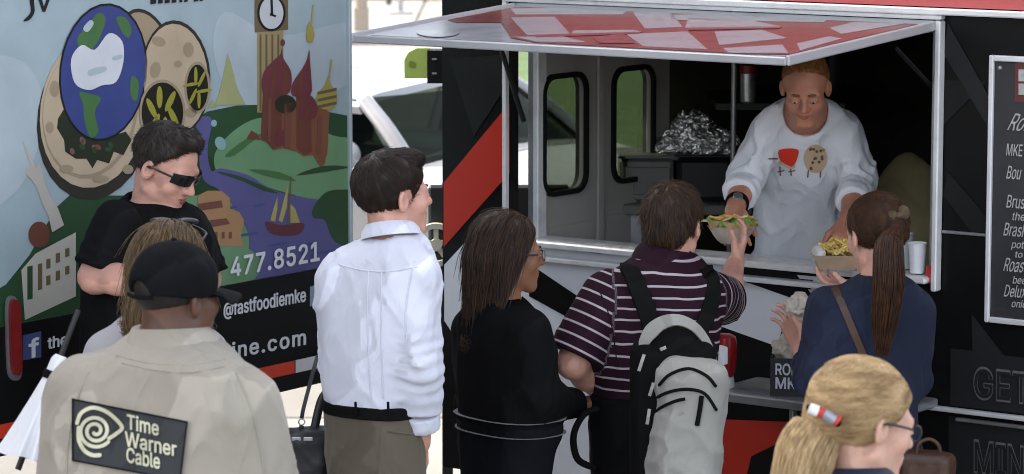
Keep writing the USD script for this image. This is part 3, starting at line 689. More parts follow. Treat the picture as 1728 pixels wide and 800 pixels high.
# lower left hills and buildings
art('hill', [(-60, 520), (10, 480), (50, 430), (95, 350), (130, 318), (160, 330), (240, 330), (320, 420), (420, 600), (-60, 680)], 'hill_dark', 0)
art('hill', [(300, 470), (300, 230), (328, 215), (350, 260), (420, 330), (420, 500), (300, 600)], 'hill_light', 1)
art('hill', [(326, 204), (350, 188), (400, 178), (470, 176), (530, 184), (600, 198), (600, 330), (326, 330)], 'hill_dark', 1)
art('meadow', [(366, 288), (362, 262), (378, 236), (410, 210), (445, 198), (500, 200), (560, 228), (600, 245), (600, 345), (545, 338), (500, 330), (440, 312), (395, 292)], 'hill_light', 2, 4)
art('river', [(326, 205), (345, 196), (358, 204), (350, 250), (356, 288), (372, 284), (420, 296), (455, 318), (505, 332), (545, 338), (600, 345), (600, 620), (340, 620), (420, 430), (400, 360), (372, 322), (345, 306), (336, 270), (340, 232)], 'river', 3, 3)
art('bank', [(365, 290), (400, 296), (440, 312), (470, 326), (445, 322), (410, 306)], 'hill_dark', 4, 3)
art('island', [(528, 352), (548, 326), (575, 320), (602, 330), (602, 410), (565, 408), (548, 372), (530, 368)], 'hill_dark', 4, 4)
art('bank', [(320, 470), (330, 420), (380, 412), (415, 418), (440, 440), (430, 470), (380, 500), (320, 520)], 'hill_light', 4, 4)
art('glint', oval(361, 208, 5, 6, 0, 12), 'teal', 4); art('glint', oval(372, 242, 9, 12, -25, 12), 'teal', 4)
art('building', [(36, 456), (60, 428), (128, 392), (128, 500), (42, 540)], 'ivory', 2)
for x, y, w_, h_ in ((46, 450, 9, 56), (64, 446, 7, 44), (78, 438, 7, 16), (78, 466, 7, 16), (94, 428, 7, 16), (94, 458, 7, 16), (110, 420, 7, 14), (110, 450, 7, 14)):
    art('window', [(x, y), (x + w_, y - 2), (x + w_, y + h_ - 2), (x, y + h_)], 'hill_dark' if w_ > 8 else 'tower_dark', 3)
art('tree', oval(66, 396, 18, 22), 'rust', 3)
# pale standing figure with a raised torch, far left
art('statue', [(38, 238), (44, 246), (52, 262), (60, 284), (66, 276), (72, 288), (74, 306), (84, 330), (98, 352), (108, 380), (88, 392), (82, 366), (70, 340), (62, 316), (52, 302), (44, 294), (44, 282), (52, 282), (46, 262)], 'statue', 2)
# clock tower
art('tower', [(434, 52), (478, 50), (478, 190), (434, 190)], 'tower_tan', 2)
for x in (438, 448, 458, 468): art('pilaster', [(x, 58), (x + 3, 58), (x + 3, 188), (x, 188)], 'tower_dark', 3)
art('clock_case', [(430, -30), (486, -34), (486, 50), (430, 55)], 'tower_dark', 3)
art('clock_face', oval(458, 22, 24, 31), 'ink', 4); art('clock_face', oval(458, 22, 20, 27), 'face_white', 5)
art('clock_hand', [(457, 26), (456, -2), (460, -2), (461, 26)], 'ink', 6); art('clock_hand', [(456, 22), (466, 26), (465, 29), (455, 26)], 'ink', 6)
# pale yellow spire
art('spire', [(362, 178), (372, 150), (380, 108), (384, 90), (390, 108), (400, 148), (414, 176)], 'spire', 2)
art('spire', [(350, 182), (358, 168), (366, 180)], 'spire', 2)
# onion domed castle
art('castle', [(440, 236), (444, 178), (470, 168), (500, 172), (516, 184), (552, 182), (554, 240), (548, 276), (540, 282), (528, 262), (512, 264), (500, 256), (476, 250), (462, 254), (452, 240)], 'brick_orange', 4)
art('castle_wall', [(440, 236), (444, 150), (476, 150), (474, 246), (460, 252), (450, 240)], 'rust', 5); art('castle_wall', [(500, 160), (524, 160), (526, 256), (514, 262), (500, 250)], 'rust', 5)
art('castle_wall', [(530, 190), (556, 188), (552, 262), (540, 270), (532, 250)], 'brick_orange', 5)
art('dome', [(476, 80), (478, 98), (490, 118), (492, 140), (484, 160), (448, 162), (442, 142), (446, 120), (464, 100), (473, 92)], 'dome_red', 6, 3)
art('dome', [(522, 84), (523, 104), (525, 130), (524, 160), (494, 162), (494, 140), (510, 116), (518, 100)], 'dome_red', 6, 3)
art('dome', [(516, 168), (526, 162), (536, 182), (530, 200), (508, 200), (506, 182)], 'dome_red', 6, 3)
art('flame', [(523, 36), (530, 56), (527, 70), (519, 70), (517, 56)], 'gold', 6, 3); art('finial', [(528, 8), (531, 8), (528, 40), (525, 40)], 'spire', 6)
art('dome', [(554, 128), (558, 142), (568, 158), (568, 172), (560, 184), (544, 184), (534, 172), (536, 158), (548, 144)], 'gold', 6, 3)
for y in (152, 164, 175): art('band', [(536, y + 3), (568, y - 4), (568, y + 1), (536, y + 8)], 'tower_dark', 7)
art('finial', [(558, 100), (561, 100), (557, 132), (554, 132)], 'spire', 6); art('finial', oval(477, 72, 4, 6, 0, 10), 'rust', 6)
art('bush', oval(482, 176, 18, 16, 0, 14), 'leaf', 7); art('arch', [(466, 244), (466, 222), (473, 214), (480, 222), (480, 246)], 'dome_red', 6); art('tree', [(416, 234), (424, 220), (434, 226), (440, 236)], 'rust', 4)
# boat
art('hull', [(448, 374), (476, 380), (512, 376), (506, 394), (480, 398), (456, 393)], 'hull', 5, 3)
for q in ([(470, 372), (478, 340), (486, 312), (484, 350), (476, 376)], [(456, 372), (462, 350), (468, 332), (468, 352), (464, 374)], [(490, 376), (490, 344), (498, 352), (506, 376)]): art('sail', q, 'sail', 6)
art('mast', [(490, 298), (492, 298), (488, 378), (485, 378)], 'tower_dark', 6)
# round arena, bands of orange
art('arena', [(334, 330), (350, 322), (374, 322), (388, 334), (388, 352), (404, 358), (412, 372), (406, 400), (412, 416), (340, 414), (334, 396)], 'orange', 5)
art('arena_band', [(334, 344), (374, 338), (376, 350), (334, 356)], 'terracotta', 6); art('arena_band', [(336, 374), (382, 368), (388, 378), (340, 386)], 'terracotta', 6)
for x in (350, 362, 374, 386): art('arch', [(x, 392), (x + 5, 391), (x + 5, 402), (x, 403)], 'terracotta', 6)
# the wrap and the globe
art('bread', oval(160, 200, 97, 138, 8), 'outline', 2); art('bread', oval(158, 186, 90, 132, 8), 'tan', 3)
art('bread', oval(247, 78, 40, 66, -20), 'outline', 2); art('bread', oval(247, 80, 36, 62, -20), 'tan_dark', 3)
art('bread', oval(152, 186, 80, 116, 8), 'tan_dark', 4); art('bread', oval(150, 184, 77, 112, 8), 'tan', 5)
art('filling', [(98, 200), (108, 184), (130, 210), (170, 236), (212, 222), (222, 236), (208, 262), (192, 256), (184, 276), (164, 270), (156, 284), (146, 268), (128, 268), (110, 256), (108, 236), (96, 216)], 'leaf', 6)
rs2 = random.Random(3)
for _ in range(9): art('filling_bit', oval(rs2.uniform(118, 205), rs2.uniform(232, 262), 6, 4, rs2.uniform(0, 90), 8), rs2.choice(['terracotta', 'brown', 'hill_dark']), 7)
art('globe', oval(174, 122, 74, 117, 6), 'ink', 7); art('globe', oval(174, 122, 71, 113, 6), 'globe', 8)
for q in ([(130, 66), (150, 40), (166, 22), (178, 30), (172, 56), (160, 78), (142, 92)], [(196, 30), (212, 30), (222, 50), (216, 64), (204, 52)], [(134, 156), (150, 158), (170, 166), (160, 190), (166, 222), (152, 232), (142, 204), (140, 178)], [(222, 128), (234, 140), (230, 170), (220, 160)]): art('land', q, 'land', 9, 4)
art('cloud', [(120, 100), (138, 76), (160, 84), (184, 56), (206, 70), (208, 104), (196, 138), (172, 144), (150, 152), (126, 140)], 'cloud', 10, 4)
art('bread', oval(297, 130, 58, 96, -3), 'outline', 6); art('bread', oval(296, 132, 55, 92, -3), 'tan', 7)
for cx_, cy_, rx, ry in ((274, 190, 39, 56), (333, 148, 22, 44)):
    art('olive_slice', oval(cx_, cy_, rx, ry), 'tan_dark', 8); art('olive_slice', oval(cx_, cy_, rx - 4, ry - 5), 'olive_black', 9)
    for k in range(6):
        t = k * 60 + 15; d = np.array([math.cos(math.radians(t)) * rx * .48, math.sin(math.radians(t)) * ry * .48])
        art('petal', oval(cx_ + d[0], cy_ + d[1], rx * .13, ry * .34, 0 if k in (1, 4) else (-25 if d[0] * d[1] > 0 else 25) if abs(d[1]) > 6 else 80, 12), 'olive_yellow', 10)
for x, y, rx, ry, t_ in ((268, 70, 12, 8, 20), (318, 84, 9, 13, 0), (300, 108, 7, 6, 0), (262, 118, 9, 14, 10), (322, 190, 10, 9, 0)): art('bread_spot', oval(x, y, rx, ry, t_, 12), 'tan_dark', 8)
for x, y, rx, ry in ((92, 150, 8, 14), (84, 215, 7, 10), (112, 285, 12, 7), (170, 302, 14, 6), (216, 286, 9, 8)): art('bread_spot', oval(x, y, rx, ry, 0, 12), 'tan_dark', 6)
for q in ([(455, 158), (458, 130), (468, 104), (466, 130), (463, 160)], [(474, 158), (478, 128), (476, 104), (486, 132), (482, 158)], [(500, 158), (504, 136), (514, 116), (510, 140), (508, 160)], [(514, 196), (516, 182), (524, 170), (522, 184), (520, 198)]): art('dome_stripe', q, 'rust', 7)
for q in ([(480, 176), (492, 174), (490, 250), (480, 248)], [(536, 196), (544, 195), (542, 262), (534, 260)], [(452, 166), (458, 166), (457, 240), (452, 238)]): art('wall_stripe', q, 'terracotta', 7)
for x, y, w_ in ((400, 372, 26), (420, 395, 34), (520, 412, 30), (470, 412, 40), (392, 350, 18), (548, 425, 30), (438, 346, 20)): art('ripple', oval(x, y, w_ / 2, 2.4, -9, 12), 'badge_blue', 4)
for q in ([(380, 262), (420, 232), (470, 220), (430, 236), (396, 262)], [(500, 296), (545, 280), (590, 282), (550, 290)], [(420, 286), (470, 290), (500, 306), (460, 300)]): art('grass_tone', q, 'hill_dark' if q[0][0] == 500 else 'land', 3, 3)
for q in ([(140, 48), (152, 34), (158, 40), (148, 54)], [(190, 96), (205, 92), (206, 98), (192, 102)], [(150, 118), (176, 112), (178, 120), (152, 128)]): art('cloud', q, 'pale', 11, 3)
# lettering
def lettering(words, p0, p1, h, col='bright', bold=True, n=0.0125, **k): return lpart('lettering', LT.text(words, p0, p1, h, n, bold=bold, **k), 'print_' + col)
lettering('477.8521', (389, 467), (539, 439), 31, spacing=0.22)
lettering('@fastfoodiemke', (376, 534), (516, 508), 22)
lettering('fastfoodieon', (166, 644), (368, 608), 24, spacing=0.16)
lettering('line.com', (380, 606), (516, 581), 25, spacing=0.22)
lettering('the', (80, 589), (114, 581), 19)
bd = lpart('badge', LT.sheet([(38, 566), (69, 559), (69, 603), (38, 608)], 0.012, 0.0015), 'print_badge_blue')
lpart('badge_letter', LT.text('f', (48, 604), (66, 600), 30, 0.014, bold=True), 'print_bright', bd)
lpart('badge', LT.sheet([(523, 484), (542, 478), (542, 512), (523, 517)], 0.012, 0.0015), 'print_badge_pale')
lpart('lettering', LT.sheet(curve([(42, 32), (52, 20), (50, 0), (50, -14), (56, -14), (57, 4), (58, 20), (50, 33), (40, 36)], 3), 0.002), 'print_ink')
lpart('lettering', LT.sheet([(62, -10), (68, -10), (74, 12), (82, -10), (87, -10), (76, 20), (72, 20)], 0.002), 'print_ink')
for x, w_ in ((254, 10), (267, 8), (278, 9), (290, 8), (303, 5), (311, 6), (327, 8), (337, 6)):
    lpart('lettering', LT.sheet([(x, -14), (x + w_, -14), (x + w_ * .9, 6 - (x - 254) * .06), (x, 7 - (x - 254) * .06)], 0.002), 'print_ink')
# reflective stripe and the marker light at the left
zt0, zt1 = LZB + 0.021, LZB + 0.021 + 0.045
for k in range(8):
    a, b = -0.30 * (k + 1) - 0.02, -0.30 * k - 0.025
    lpart('reflector', LT.bx(a, b - 0.001, zt0, zt1, 0.0116, 0.0126), 'stripe_white' if k % 2 == 0 else 'stripe_red')
mk = lpart('marker_light', LT.sheet(curve([(13, 512), (22, 506), (27, 520), (29, 570), (30, 622), (24, 632), (16, 622), (13, 570)], 4), 0.013, 0.02), 'lamp_red_dark')
lpart('marker_rim', LT.slab(Polygon(LT.uz(*np.array(curve([(9, 508), (22, 500), (31, 518), (33, 570), (35, 630), (24, 642), (12, 630), (9, 570)], 4)).T, 0.012)), 0.0122, 0.018), 'dull_steel', mk)
# ------------------------------------------------------------------ people
def skin(name, col): return mat(name, col, 0.48, var=0.16, vscale=22, bump=0.25, bscale=260, bdist=0.0012, spec=0.4, sss=0.12, extra={'subsurface_radius': (1.0, 0.35, 0.2)})
skin('skin_fair', C(196, 146, 128)); skin('skin_ruddy', C(180, 122, 98)); skin('skin_brown', C(86, 58, 44)); skin('skin_tan', C(126, 86, 62)); skin('skin_pale', C(192, 150, 130))
mat('eye_dark', (0.02, 0.015, 0.012), 0.2); mat('eye_white', (0.55, 0.52, 0.48), 0.3); mat('lip', C(150, 82, 72), 0.5); mat('lip_dark', C(92, 52, 44), 0.5)
mat('glasses_black', (0.008, 0.008, 0.009), 0.12); mat('glasses_frame', (0.03, 0.025, 0.025), 0.3); glass_pane('lens', (0.80, 0.82, 0.84))
def hairmat(name, c0, c1, rough=0.45, st=(1, 1, 0.35), sc=55.0):
    usdkit.material(stage, '/World/Looks/' + name, {'pos': ('geometry', {}), 'map': ('mapping', {'scale': st}), 'n': ('noise_texture', {'scale': sc, 'detail': 4.0, 'roughness': 0.7}),
        'r': ('rgb_ramp', {'ramp': [(0.30, c0), (0.72, c1)]}), 'p': ('principled_bsdf', {'roughness': rough, 'specular_ior_level': 0.35})},
        [('pos.position', 'map.vector'), ('map.vector', 'n.vector'), ('n.fac', 'r.fac'), ('r.color', 'p.base_color')], surface='p.BSDF')
hairmat('hair_dark_brown', C(20, 14, 11), C(46, 32, 24)); hairmat('hair_auburn', C(26, 15, 9), C(78, 48, 28)); hairmat('hair_brown', C(30, 21, 14), C(66, 46, 30)); hairmat('hair_black_brown', C(15, 10, 8), C(64, 42, 24)); hairmat('hair_blonde', C(128, 98, 62), C(214, 184, 138), 0.4, (0.35, 0.35, 1.3), 34.0); hairmat('hair_blonde_tail', C(140, 110, 72), C(220, 192, 146), 0.4, (1, 1, 0.16), 60.0); hairmat('hair_sandy', C(58, 44, 28), C(122, 98, 66)); hairmat('hair_ginger', C(96, 58, 28), C(150, 100, 54)); hairmat('hair_black', C(14, 12, 11), C(34, 28, 25))

def torso_field(st, yaw, grow=0.0, power=2.5):
    """st: rows z, x, y, half width, half depth"""
    st = np.array(sorted(map(tuple, st))); z = st[:, 0]
    I = [PchipInterpolator(z, st[:, k]) for k in range(1, 5)]
    cy, sy = math.cos(yaw), math.sin(yaw)
    z0, z1 = z[0], z[-1]
    def f(p):
        zc = np.clip(p[:, 2], z0, z1)
        dx, dy = p[:, 0] - I[0](zc), p[:, 1] - I[1](zc)
        a, b = dx * cy - dy * sy, dx * sy + dy * cy          # a: to the right of the body, b: forwards
        wx, wy = I[2](zc) + grow, I[3](zc) + grow
        r = (np.abs(a / wx) ** power + np.abs(b / wy) ** power) ** (1 / power)
        d = (r - 1) * np.minimum(wx, wy)
        return np.maximum(d, np.maximum(z0 - p[:, 2], p[:, 2] - z1))
    return f
def head_field(s, opt):
    """head about its centre, forwards +y; s scales a head 0.235 m tall"""
    jaw = opt.get('jaw', 1.0)
    fs = [ellip((0, -0.014, 0.032), (0.077, 0.098, 0.086)), ellip((0, 0.030, -0.035), (0.060 * jaw, 0.062, 0.075)),
          rcone((-0.050 * jaw, 0.0, -0.062), (-0.012, 0.066, -0.098), 0.020 * jaw, 0.016), rcone((0.050 * jaw, 0.0, -0.062), (0.012, 0.066, -0.098), 0.020 * jaw, 0.016), rcone((-0.014, 0.07, -0.098), (0.014, 0.07, -0.098), 0.016, 0.016),
          rcone((-0.043, 0.072, 0.016), (0.043, 0.072, 0.016), 0.013, 0.013), ball((0.043, 0.058, -0.024), 0.023), ball((-0.043, 0.058, -0.024), 0.023),
          ellip((0, 0.076, -0.062), (0.026, 0.018, 0.018))]
    base = blend(fs, 0.022)
    nose = blend([rcone((0, 0.086, 0.010), (0, 0.108, -0.026), 0.0085, 0.0125), ball((0.011, 0.096, -0.030), 0.0088), ball((-0.011, 0.096, -0.030), 0.0088)], 0.008)
    lips = blend([rcone((-0.019, 0.086, -0.056), (0.019, 0.086, -0.056), 0.0055, 0.0055), rcone((-0.015, 0.086, -0.066), (0.015, 0.086, -0.066), 0.0065, 0.0065), rcone((0, 0.09, -0.056), (0, 0.09, -0.066), 0.006, 0.006)], 0.004)
    sock = [ball((0.032, 0.101, 0.000), 0.017), ball((-0.032, 0.101, 0.000), 0.017)]
    lids = [ellip((0.032, 0.083, -0.001), (0.016, 0.010, 0.011)), ellip((-0.032, 0.083, -0.001), (0.016, 0.010, 0.011))]
    mouth = rcone((-0.022, 0.097, -0.061), (0.022, 0.097, -0.061), 0.0022, 0.0022)
    ears = []
    for k in (-1, 1):
        R = trimesh.transformations.rotation_matrix(math.radians(k * 22), [0, 0, 1])[:3, :3]
        ears.append((ellip((k * 0.080, -0.008, -0.008), (0.010, 0.019, 0.032), R), ellip((k * 0.088, -0.004, -0.004), (0.008, 0.010, 0.018), R)))
    def f(q):
        p = q / s
        d = smin(base(p), nose(p), 0.010); d = smin(d, lips(p), 0.006)
        for b in sock: d = -smin(-d, b(p), 0.010)
        for b in lids: d = smin(d, b(p), 0.004)
        d = np.maximum(d, -mouth(p))
        for e, hole in ears:
            ee = np.maximum(e(p), -hole(p)); d = smin(d, ee, 0.006)
        return d * s
    return f
def hand_field(w, tip, palm, curl=0.35, side=1, size=1.0, spread=1.0, curls=None):
    """w: wrist point, tip: direction of the fingers, palm: the way the palm faces; side +1 thumb on the right of (tip x palm)"""
    t = np.array(tip, float); t /= np.linalg.norm(t); pn = np.array(palm, float); pn = pn - t * (pn @ t); pn /= np.linalg.norm(pn)
    sd = np.cross(t, pn) * side; w = np.array(w, float); k = size
    fs_p, fs_f = [], []
    for i, (x, L, rad, kn) in enumerate(((0.030, 0.072, 0.0088, 0.088), (0.010, 0.080, 0.0090, 0.092), (-0.011, 0.075, 0.0086, 0.089), (-0.030, 0.058, 0.0076, 0.080))):
        c = (curls[i] if curls is not None else curl) ; a = w + sd * x * 0.45 * k; b = w + (t * kn + sd * x) * k
        fs_p.append(rcone(a, b, 0.017 * k, 0.0125 * k))
        p, ang = b, c * 0.5; spr = sd * x * 0.30 * spread
        for seg, (fr, add) in enumerate(((0.45, 0.0), (0.32, c), (0.23, c * 0.8))):
            ang += add; d = t * math.cos(ang) + pn * math.sin(ang)
            q = p + (d * L * fr + spr * fr) * k
            r0, r1 = rad * (1 - 0.12 * seg) * k, rad * (1 - 0.12 * (seg + 1)) * k
            fs_f.append(rcone(p, q, r0, r1)); p = q
    tb = w + (t * 0.022 + sd * 0.024 + pn * 0.006) * k
    tm = tb + (t * 0.036 + sd * 0.026 + pn * 0.020) * k
    te = tm + (t * 0.030 + sd * 0.006 + pn * 0.014 * (1 + curl)) * k
    fs_p.append(rcone(tb, tm, 0.0165 * k, 0.0115 * k)); fs_f.append(rcone(tm, te, 0.0105 * k, 0.0085 * k))
    P_, F_ = blend(fs_p, 0.014 * k), blend(fs_f, 0.0035)
    return (lambda p: smin(P_(p), F_(p), 0.006)), [w + (t * .09) * k]
def fold_noise(p, amp, f=(7, 7, 3), seed=0, sharp=1.0):
    """soft unevenness with a few sharper creases that run aslant"""
    f = np.array(f); n = meshkit.fbm(p * f * 0.8, 2, seed) - 0.5
    w = p + 0.05 * (meshkit.noise(p * 6.0, seed + 9) - 0.5)[:, None]
    out = n * 1.1
    for k, a in enumerate((0.55, -0.65)):
        q = np.stack([w[:, 0] + a * w[:, 2], w[:, 1] + a * 0.4 * w[:, 2], w[:, 2] - a * w[:, 0]], 1)
        r = 1 - np.abs(2 * meshkit.noise(q * f * np.array([1.5, 1.5, 0.8]), seed + 3 + k) - 1)
        m = meshkit.noise(p * 4.0, seed + 20 + k)
        out = out - 0.75 * sharp * np.clip(r - 0.55, 0, 1) ** 1.5 * 2.2 * np.clip(m * 1.6 - 0.3, 0, 1)
    return amp * out

class Human:
    def seam(s, pts, r=0.0022, material=None, field=None, name='seam', parent=None):
        """a stitched line laid on the garment where the photograph shows it"""
        q = curve(np.array(pts, float), 8, False); f = field or s.top_field; P_ = cast(f, q[:, 0], q[:, 1], s.D)
        for _ in range(2): P_[1:-1] = (P_[:-2] + 2 * P_[1:-1] + P_[2:]) / 4
        obj(name, tube(P_, r, 6), material, parent or s.last if parent is None else parent) if False else obj(name, tube(P_ - (0, 0.0005, 0), r, 6), material, parent or s.last, smooth=True)
        return s

    def __init__(s, name_label, cat, D, yaw, torso, ratio=0.62, feet=0.0, feet_at=None, skin='skin_fair', dD=None):
        s.D, s.yaw, s.skin = D, math.radians(yaw), skin
        cy, sy = math.cos(s.yaw), math.sin(s.yaw)
        s.right, s.fwd = np.array([cy, -sy, 0]), np.array([sy, cy, 0])
        rows = []
        for r in torso:
            py, a, b = r[:3]; d = D + (r[3] if len(r) > 3 else 0); rt = r[4] if len(r) > 4 else ratio
            c = W((a + b) / 2, py, d); hw = (b - a) / 2 / FOC * d
            wx = hw / math.sqrt(cy * cy + (rt * sy) ** 2)
            rows.append((c[2], c[0], c[1], wx, wx * rt))
        s.st = rows
        lo = min(rows); s.crotch = lo
        s.feet = feet
        bx_, by_ = (lo[1], lo[2]) if feet_at is None else feet_at
        s.t = thing('person', name_label, cat, (bx_, by_, feet))
        s.legs = []
        for k in (-1, 1):
            hip = np.array([lo[1], lo[2], lo[0] + 0.02]) + s.right * k * lo[3] * 0.46
            kn = hip * .5 + np.array([bx_, by_, feet + .06]) * .5 + s.right * k * 0.06 + s.fwd * 0.02; kn[2] = feet + (hip[2] - feet) * 0.56
            an = np.array([bx_, by_, feet + 0.09]) + s.right * k * 0.11
            s.legs.append((hip, kn, an))
        s.arms, s.parts, s.hands = [], [], []
    def P(s, px, py, d=0.0): return W(px, py, s.D + d)
    def head(s, px, py, d=0.0, yaw=None, pitch=0.0, roll=0.0, size=1.0, **opt):
        c = s.P(px, py, d); y = s.yaw if yaw is None else math.radians(yaw)
        M = Rz(-math.degrees(y)) @ Rx(-pitch) @ Ry(roll); M[:3, 3] = c
        s.HM, s.hs, s.hc = M, size, c
        s.hf = local(head_field(size, opt), M)
        return s
    def hp(s, x, y, z): return s.HM[:3, :3] @ (np.array([x, y, z]) * s.hs) + s.hc
    def neck(s, px, py, d=0.0, r=0.058):
        s.nb = s.P(px, py, d); s.nr = r; return s
    def arm(s, sh, el, wr, r=(0.056, 0.044, 0.030), hand=None):
        a = [np.array(x) if len(x) == 3 and isinstance(x, np.ndarray) else s.P(*x) for x in (sh, el, wr)]
        s.arms.append((a, r)); s.hands.append(hand); return s
    # fields
    def neck_field(s, r=None):
        top = s.hp(0, -0.022, -0.045); r = r or s.nr
        return rcone(s.nb + (0, 0, -0.03), top, r * 1.12, r)
    def finish_body(s, shrink=0.014, fine=0.0048, hand_fine=0.0034, toe=True):
        fs = [torso_field(s.st, s.yaw, -shrink)]
        for h, k, a in s.legs: fs += [rcone(h, k, 0.080, 0.052), rcone(k, a, 0.050, 0.036), rcone(a + (0, 0, -0.04), a + s.fwd * 0.14 + (0, 0, -0.055), 0.035, 0.028)]
        for (a, b, c), r in s.arms: fs += [rcone(a, b, r[0], r[1]), rcone(b, b * .6 + c * .4, r[1] * .98, r[1] * .93), rcone(b * .6 + c * .4, c, r[1] * .93, r[2])]
        core = blend(fs, 0.03)
        nk = s.neck_field()
        hands = []
        for h, ((a, b, c), r) in zip(s.hands, s.arms):
            if h: hands.append((hand_field(c, **h)[0], c, h))
        def f(p):
            d = smin(core(p), nk(p), 0.03); d = smin(d, s.hf(p), 0.018)
            for hf, _, _ in hands: d = smin(d, hf(p), 0.012)
            return d
        s.body_field = f
        pts = [np.array(r[1:3] + (r[0],)) for r in s.st] + [x for l in s.legs for x in l] + [x for a, _ in s.arms for x in a]
        lo, hi = fit_box(pts, 0.22); lo[2] = s.feet - 0.02; hi[2] = max(s.hc[2] + 0.16, hi[2])
        cut = s.hc[2] - 0.135 * s.hs
        def low(p): return f(p)
        pieces = [clip_out(surface(low, lo, hi, 0.013), [(s.hc, 0.185 * s.hs)] + [(c + unit(h['tip']) * 0.08, 0.135) for _, c, h in hands])]
        m = surface(f, s.hc - 0.21 * s.hs, s.hc + 0.21 * s.hs, fine * s.hs); pieces.append(clip_in(m, s.hc, 0.195 * s.hs))
        for _, c, h in hands:
            o = c + unit(h['tip']) * 0.08
            pieces.append(clip_in(surface(f, o - 0.15, o + 0.15, hand_fine), o, 0.145))
        s.body = obj('body', trimesh.util.concatenate(pieces), s.skin, s.t, smooth=True)
        return s
    def face(s, brow='hair_brown', lip='lip', iris=True, brows=True):
        def hm(m): return placed(trimesh.Trimesh(m.vertices * s.hs, m.faces, process=False), s.HM)
        for k in (-1, 1):
            e = obj('eye', hm(placed(trimesh.creation.icosphere(2, 1.0), np.diag([0.0105, 0.006, 0.0028, 1]), (k * 0.032, 0.0895, -0.003))), 'eye_white', s.body, smooth=True)
            obj('iris', hm(placed(trimesh.creation.icosphere(2, 1.0), np.diag([0.0050, 0.003, 0.0036, 1]), (k * 0.032, 0.0940, -0.004))), 'eye_dark', s.body, smooth=True)
            if brows: obj('eyebrow', hm(tube(curve([(k * 0.015, 0.0915, 0.022), (k * 0.032, 0.090, 0.024), (k * 0.050, 0.074, 0.016)], 4, False), np.concatenate([np.linspace(.004, .0045, 5), np.linspace(.004, .002, 4)]), 6)), brow, s.body, smooth=True)
        obj('lips', hm(trimesh.util.concatenate([tube(curve([(-0.025, 0.086, -0.054), (-0.009, 0.0945, -0.0575), (0.009, 0.0945, -0.0575), (0.025, 0.086, -0.054)], 3, False), 0.0042, 6), tube(curve([(-0.023, 0.087, -0.057), (0, 0.0945, -0.068), (0.023, 0.087, -0.057)], 4, False), 0.005, 6)])), lip, s.body, smooth=True)
        return s
    # clothing
    def top(s, name, material, hem_py, sleeves=None, grow=0.0, res=0.008, fold=0.008, freq=(7, 7, 3), seed=0, k=0.035, neck=0.07, neck_drop=0.0, hem_flare=0.0, uvf=None, elbow=0.006, vneck=0.0, extra=None, label=None):
        """sleeves: per arm (end: 0..1 upper arm, 1..2 forearm; radii at shoulder, elbow, end)"""
        tf = torso_field(s.st, s.yaw, grow)
        hemz = s.P(*hem_py)[2] if isinstance(hem_py, tuple) else hem_py
        arms = []
        for ((a, b, c), r), sl in zip(s.arms, sleeves or []):
            if not sl: continue
            e, r0, r1, r2 = sl
            if e <= 1: end = a + (b - a) * e; segs = [(a, end, r0, r2)]; dr = b - a
            else: end = b + (c - b) * (e - 1); segs = [(a, b, r0, r1), (b, end, r1, r2)]; dr = c - b
            dr = dr / np.linalg.norm(dr)
            g = blend([rcone(*q) for q in segs], 0.02)
            arms.append((g, end, dr, b, (a, b, c)))
        ex = extra or []
        nk = s.nb + (0, 0, neck_drop)
        axis = s.hp(0, -0.022, -0.045) - s.nb; axis = axis / np.linalg.norm(axis)
        neck_c = rcone(nk - axis * 0.02, nk + axis * 0.35, neck, neck * 1.05)
        vn = rcone(s.nb + s.fwd * 0.03 + axis * .03, s.nb + s.fwd * (0.10) - (0, 0, vneck), 0.055, 0.012) if vneck else None
        def f(p):
            d = tf(p)
            for g, end, dr, el, abc in arms:
                da = g(p)
                if elbow:
                    w = np.exp(-(np.linalg.norm(p - el, axis=1) / 0.11) ** 2)
                    ph = (p - el) @ dr
                    da = da + elbow * w * np.sin(ph * 150 + 6 * meshkit.noise(p * 14, seed + 5)) * (0.4 + meshkit.noise(p * 18, seed + 6))
                da = np.maximum(da, (p - end) @ dr)
                d = smin(d, da, k)
            for g in ex: d = smin(d, g(p), 0.03)
            if fold: d = d + fold_noise(p, fold, freq, seed)
            d = np.maximum(d, hemz + (0.006 * np.sin(p[:, 0] * 25 + seed) if hem_flare else 0) - p[:, 2])
            d = -smin(-d, neck_c(p), 0.006)
            if vn is not None: d = -smin(-d, vn(p), 0.006)
            return d
        pts = [np.array(r[1:3] + (r[0],)) for r in s.st if r[0] > hemz - 0.1] + [x for q in arms for x in (q[4][0], q[4][1], q[1])]
        lo, hi = fit_box(pts, 0.13 + grow); lo[2] = min(hemz - 0.02, min(p[2] for p in pts) - 0.1); lo[:2] -= 0.12; hi[:2] += 0.12; hi[2] += 0.06
        if arms: lo[2] = min(lo[2], min(q[1][2] for q in arms) - 0.12)
        m = surface(f, lo, hi, res); m = biggest(m)
        uv = None
        if uvf is not None: uv = uvf(s, m.vertices, arms, tf)
        s.top_field = f
        n = obj(name, m, material, s.t, smooth=True, uv=uv, label=label)
        s.parts.append(n); s.last = n
        return s
    def pants(s, material, waist_py, grow=0.004, res=0.011, fold=0.008, seed=1, leg=(0.098, 0.075, 0.062), name='trousers'):
        wz = s.P(*waist_py)[2]
        tf = torso_field(s.st, s.yaw, grow)
        fs = []
        for h, kn, a in s.legs: fs += [rcone(h, kn, leg[0], leg[1]), rcone(kn, a + (0, 0, 0.0), leg[1], leg[2])]
        lg = blend(fs, 0.012); fl = s.feet
        def f(p):
            d = smin(tf(p), lg(p), 0.05) + fold_noise(p, fold, (6, 6, 3), seed)
            return np.maximum(d, np.maximum(p[:, 2] - wz, fl + 0.04 - p[:, 2]))
        pts = [x for l in s.legs for x in l] + [np.array(r[1:3] + (r[0],)) for r in s.st if r[0] < wz + 0.1]
        lo, hi = fit_box(pts, 0.26); lo[2] = fl; hi[2] = wz + 0.03
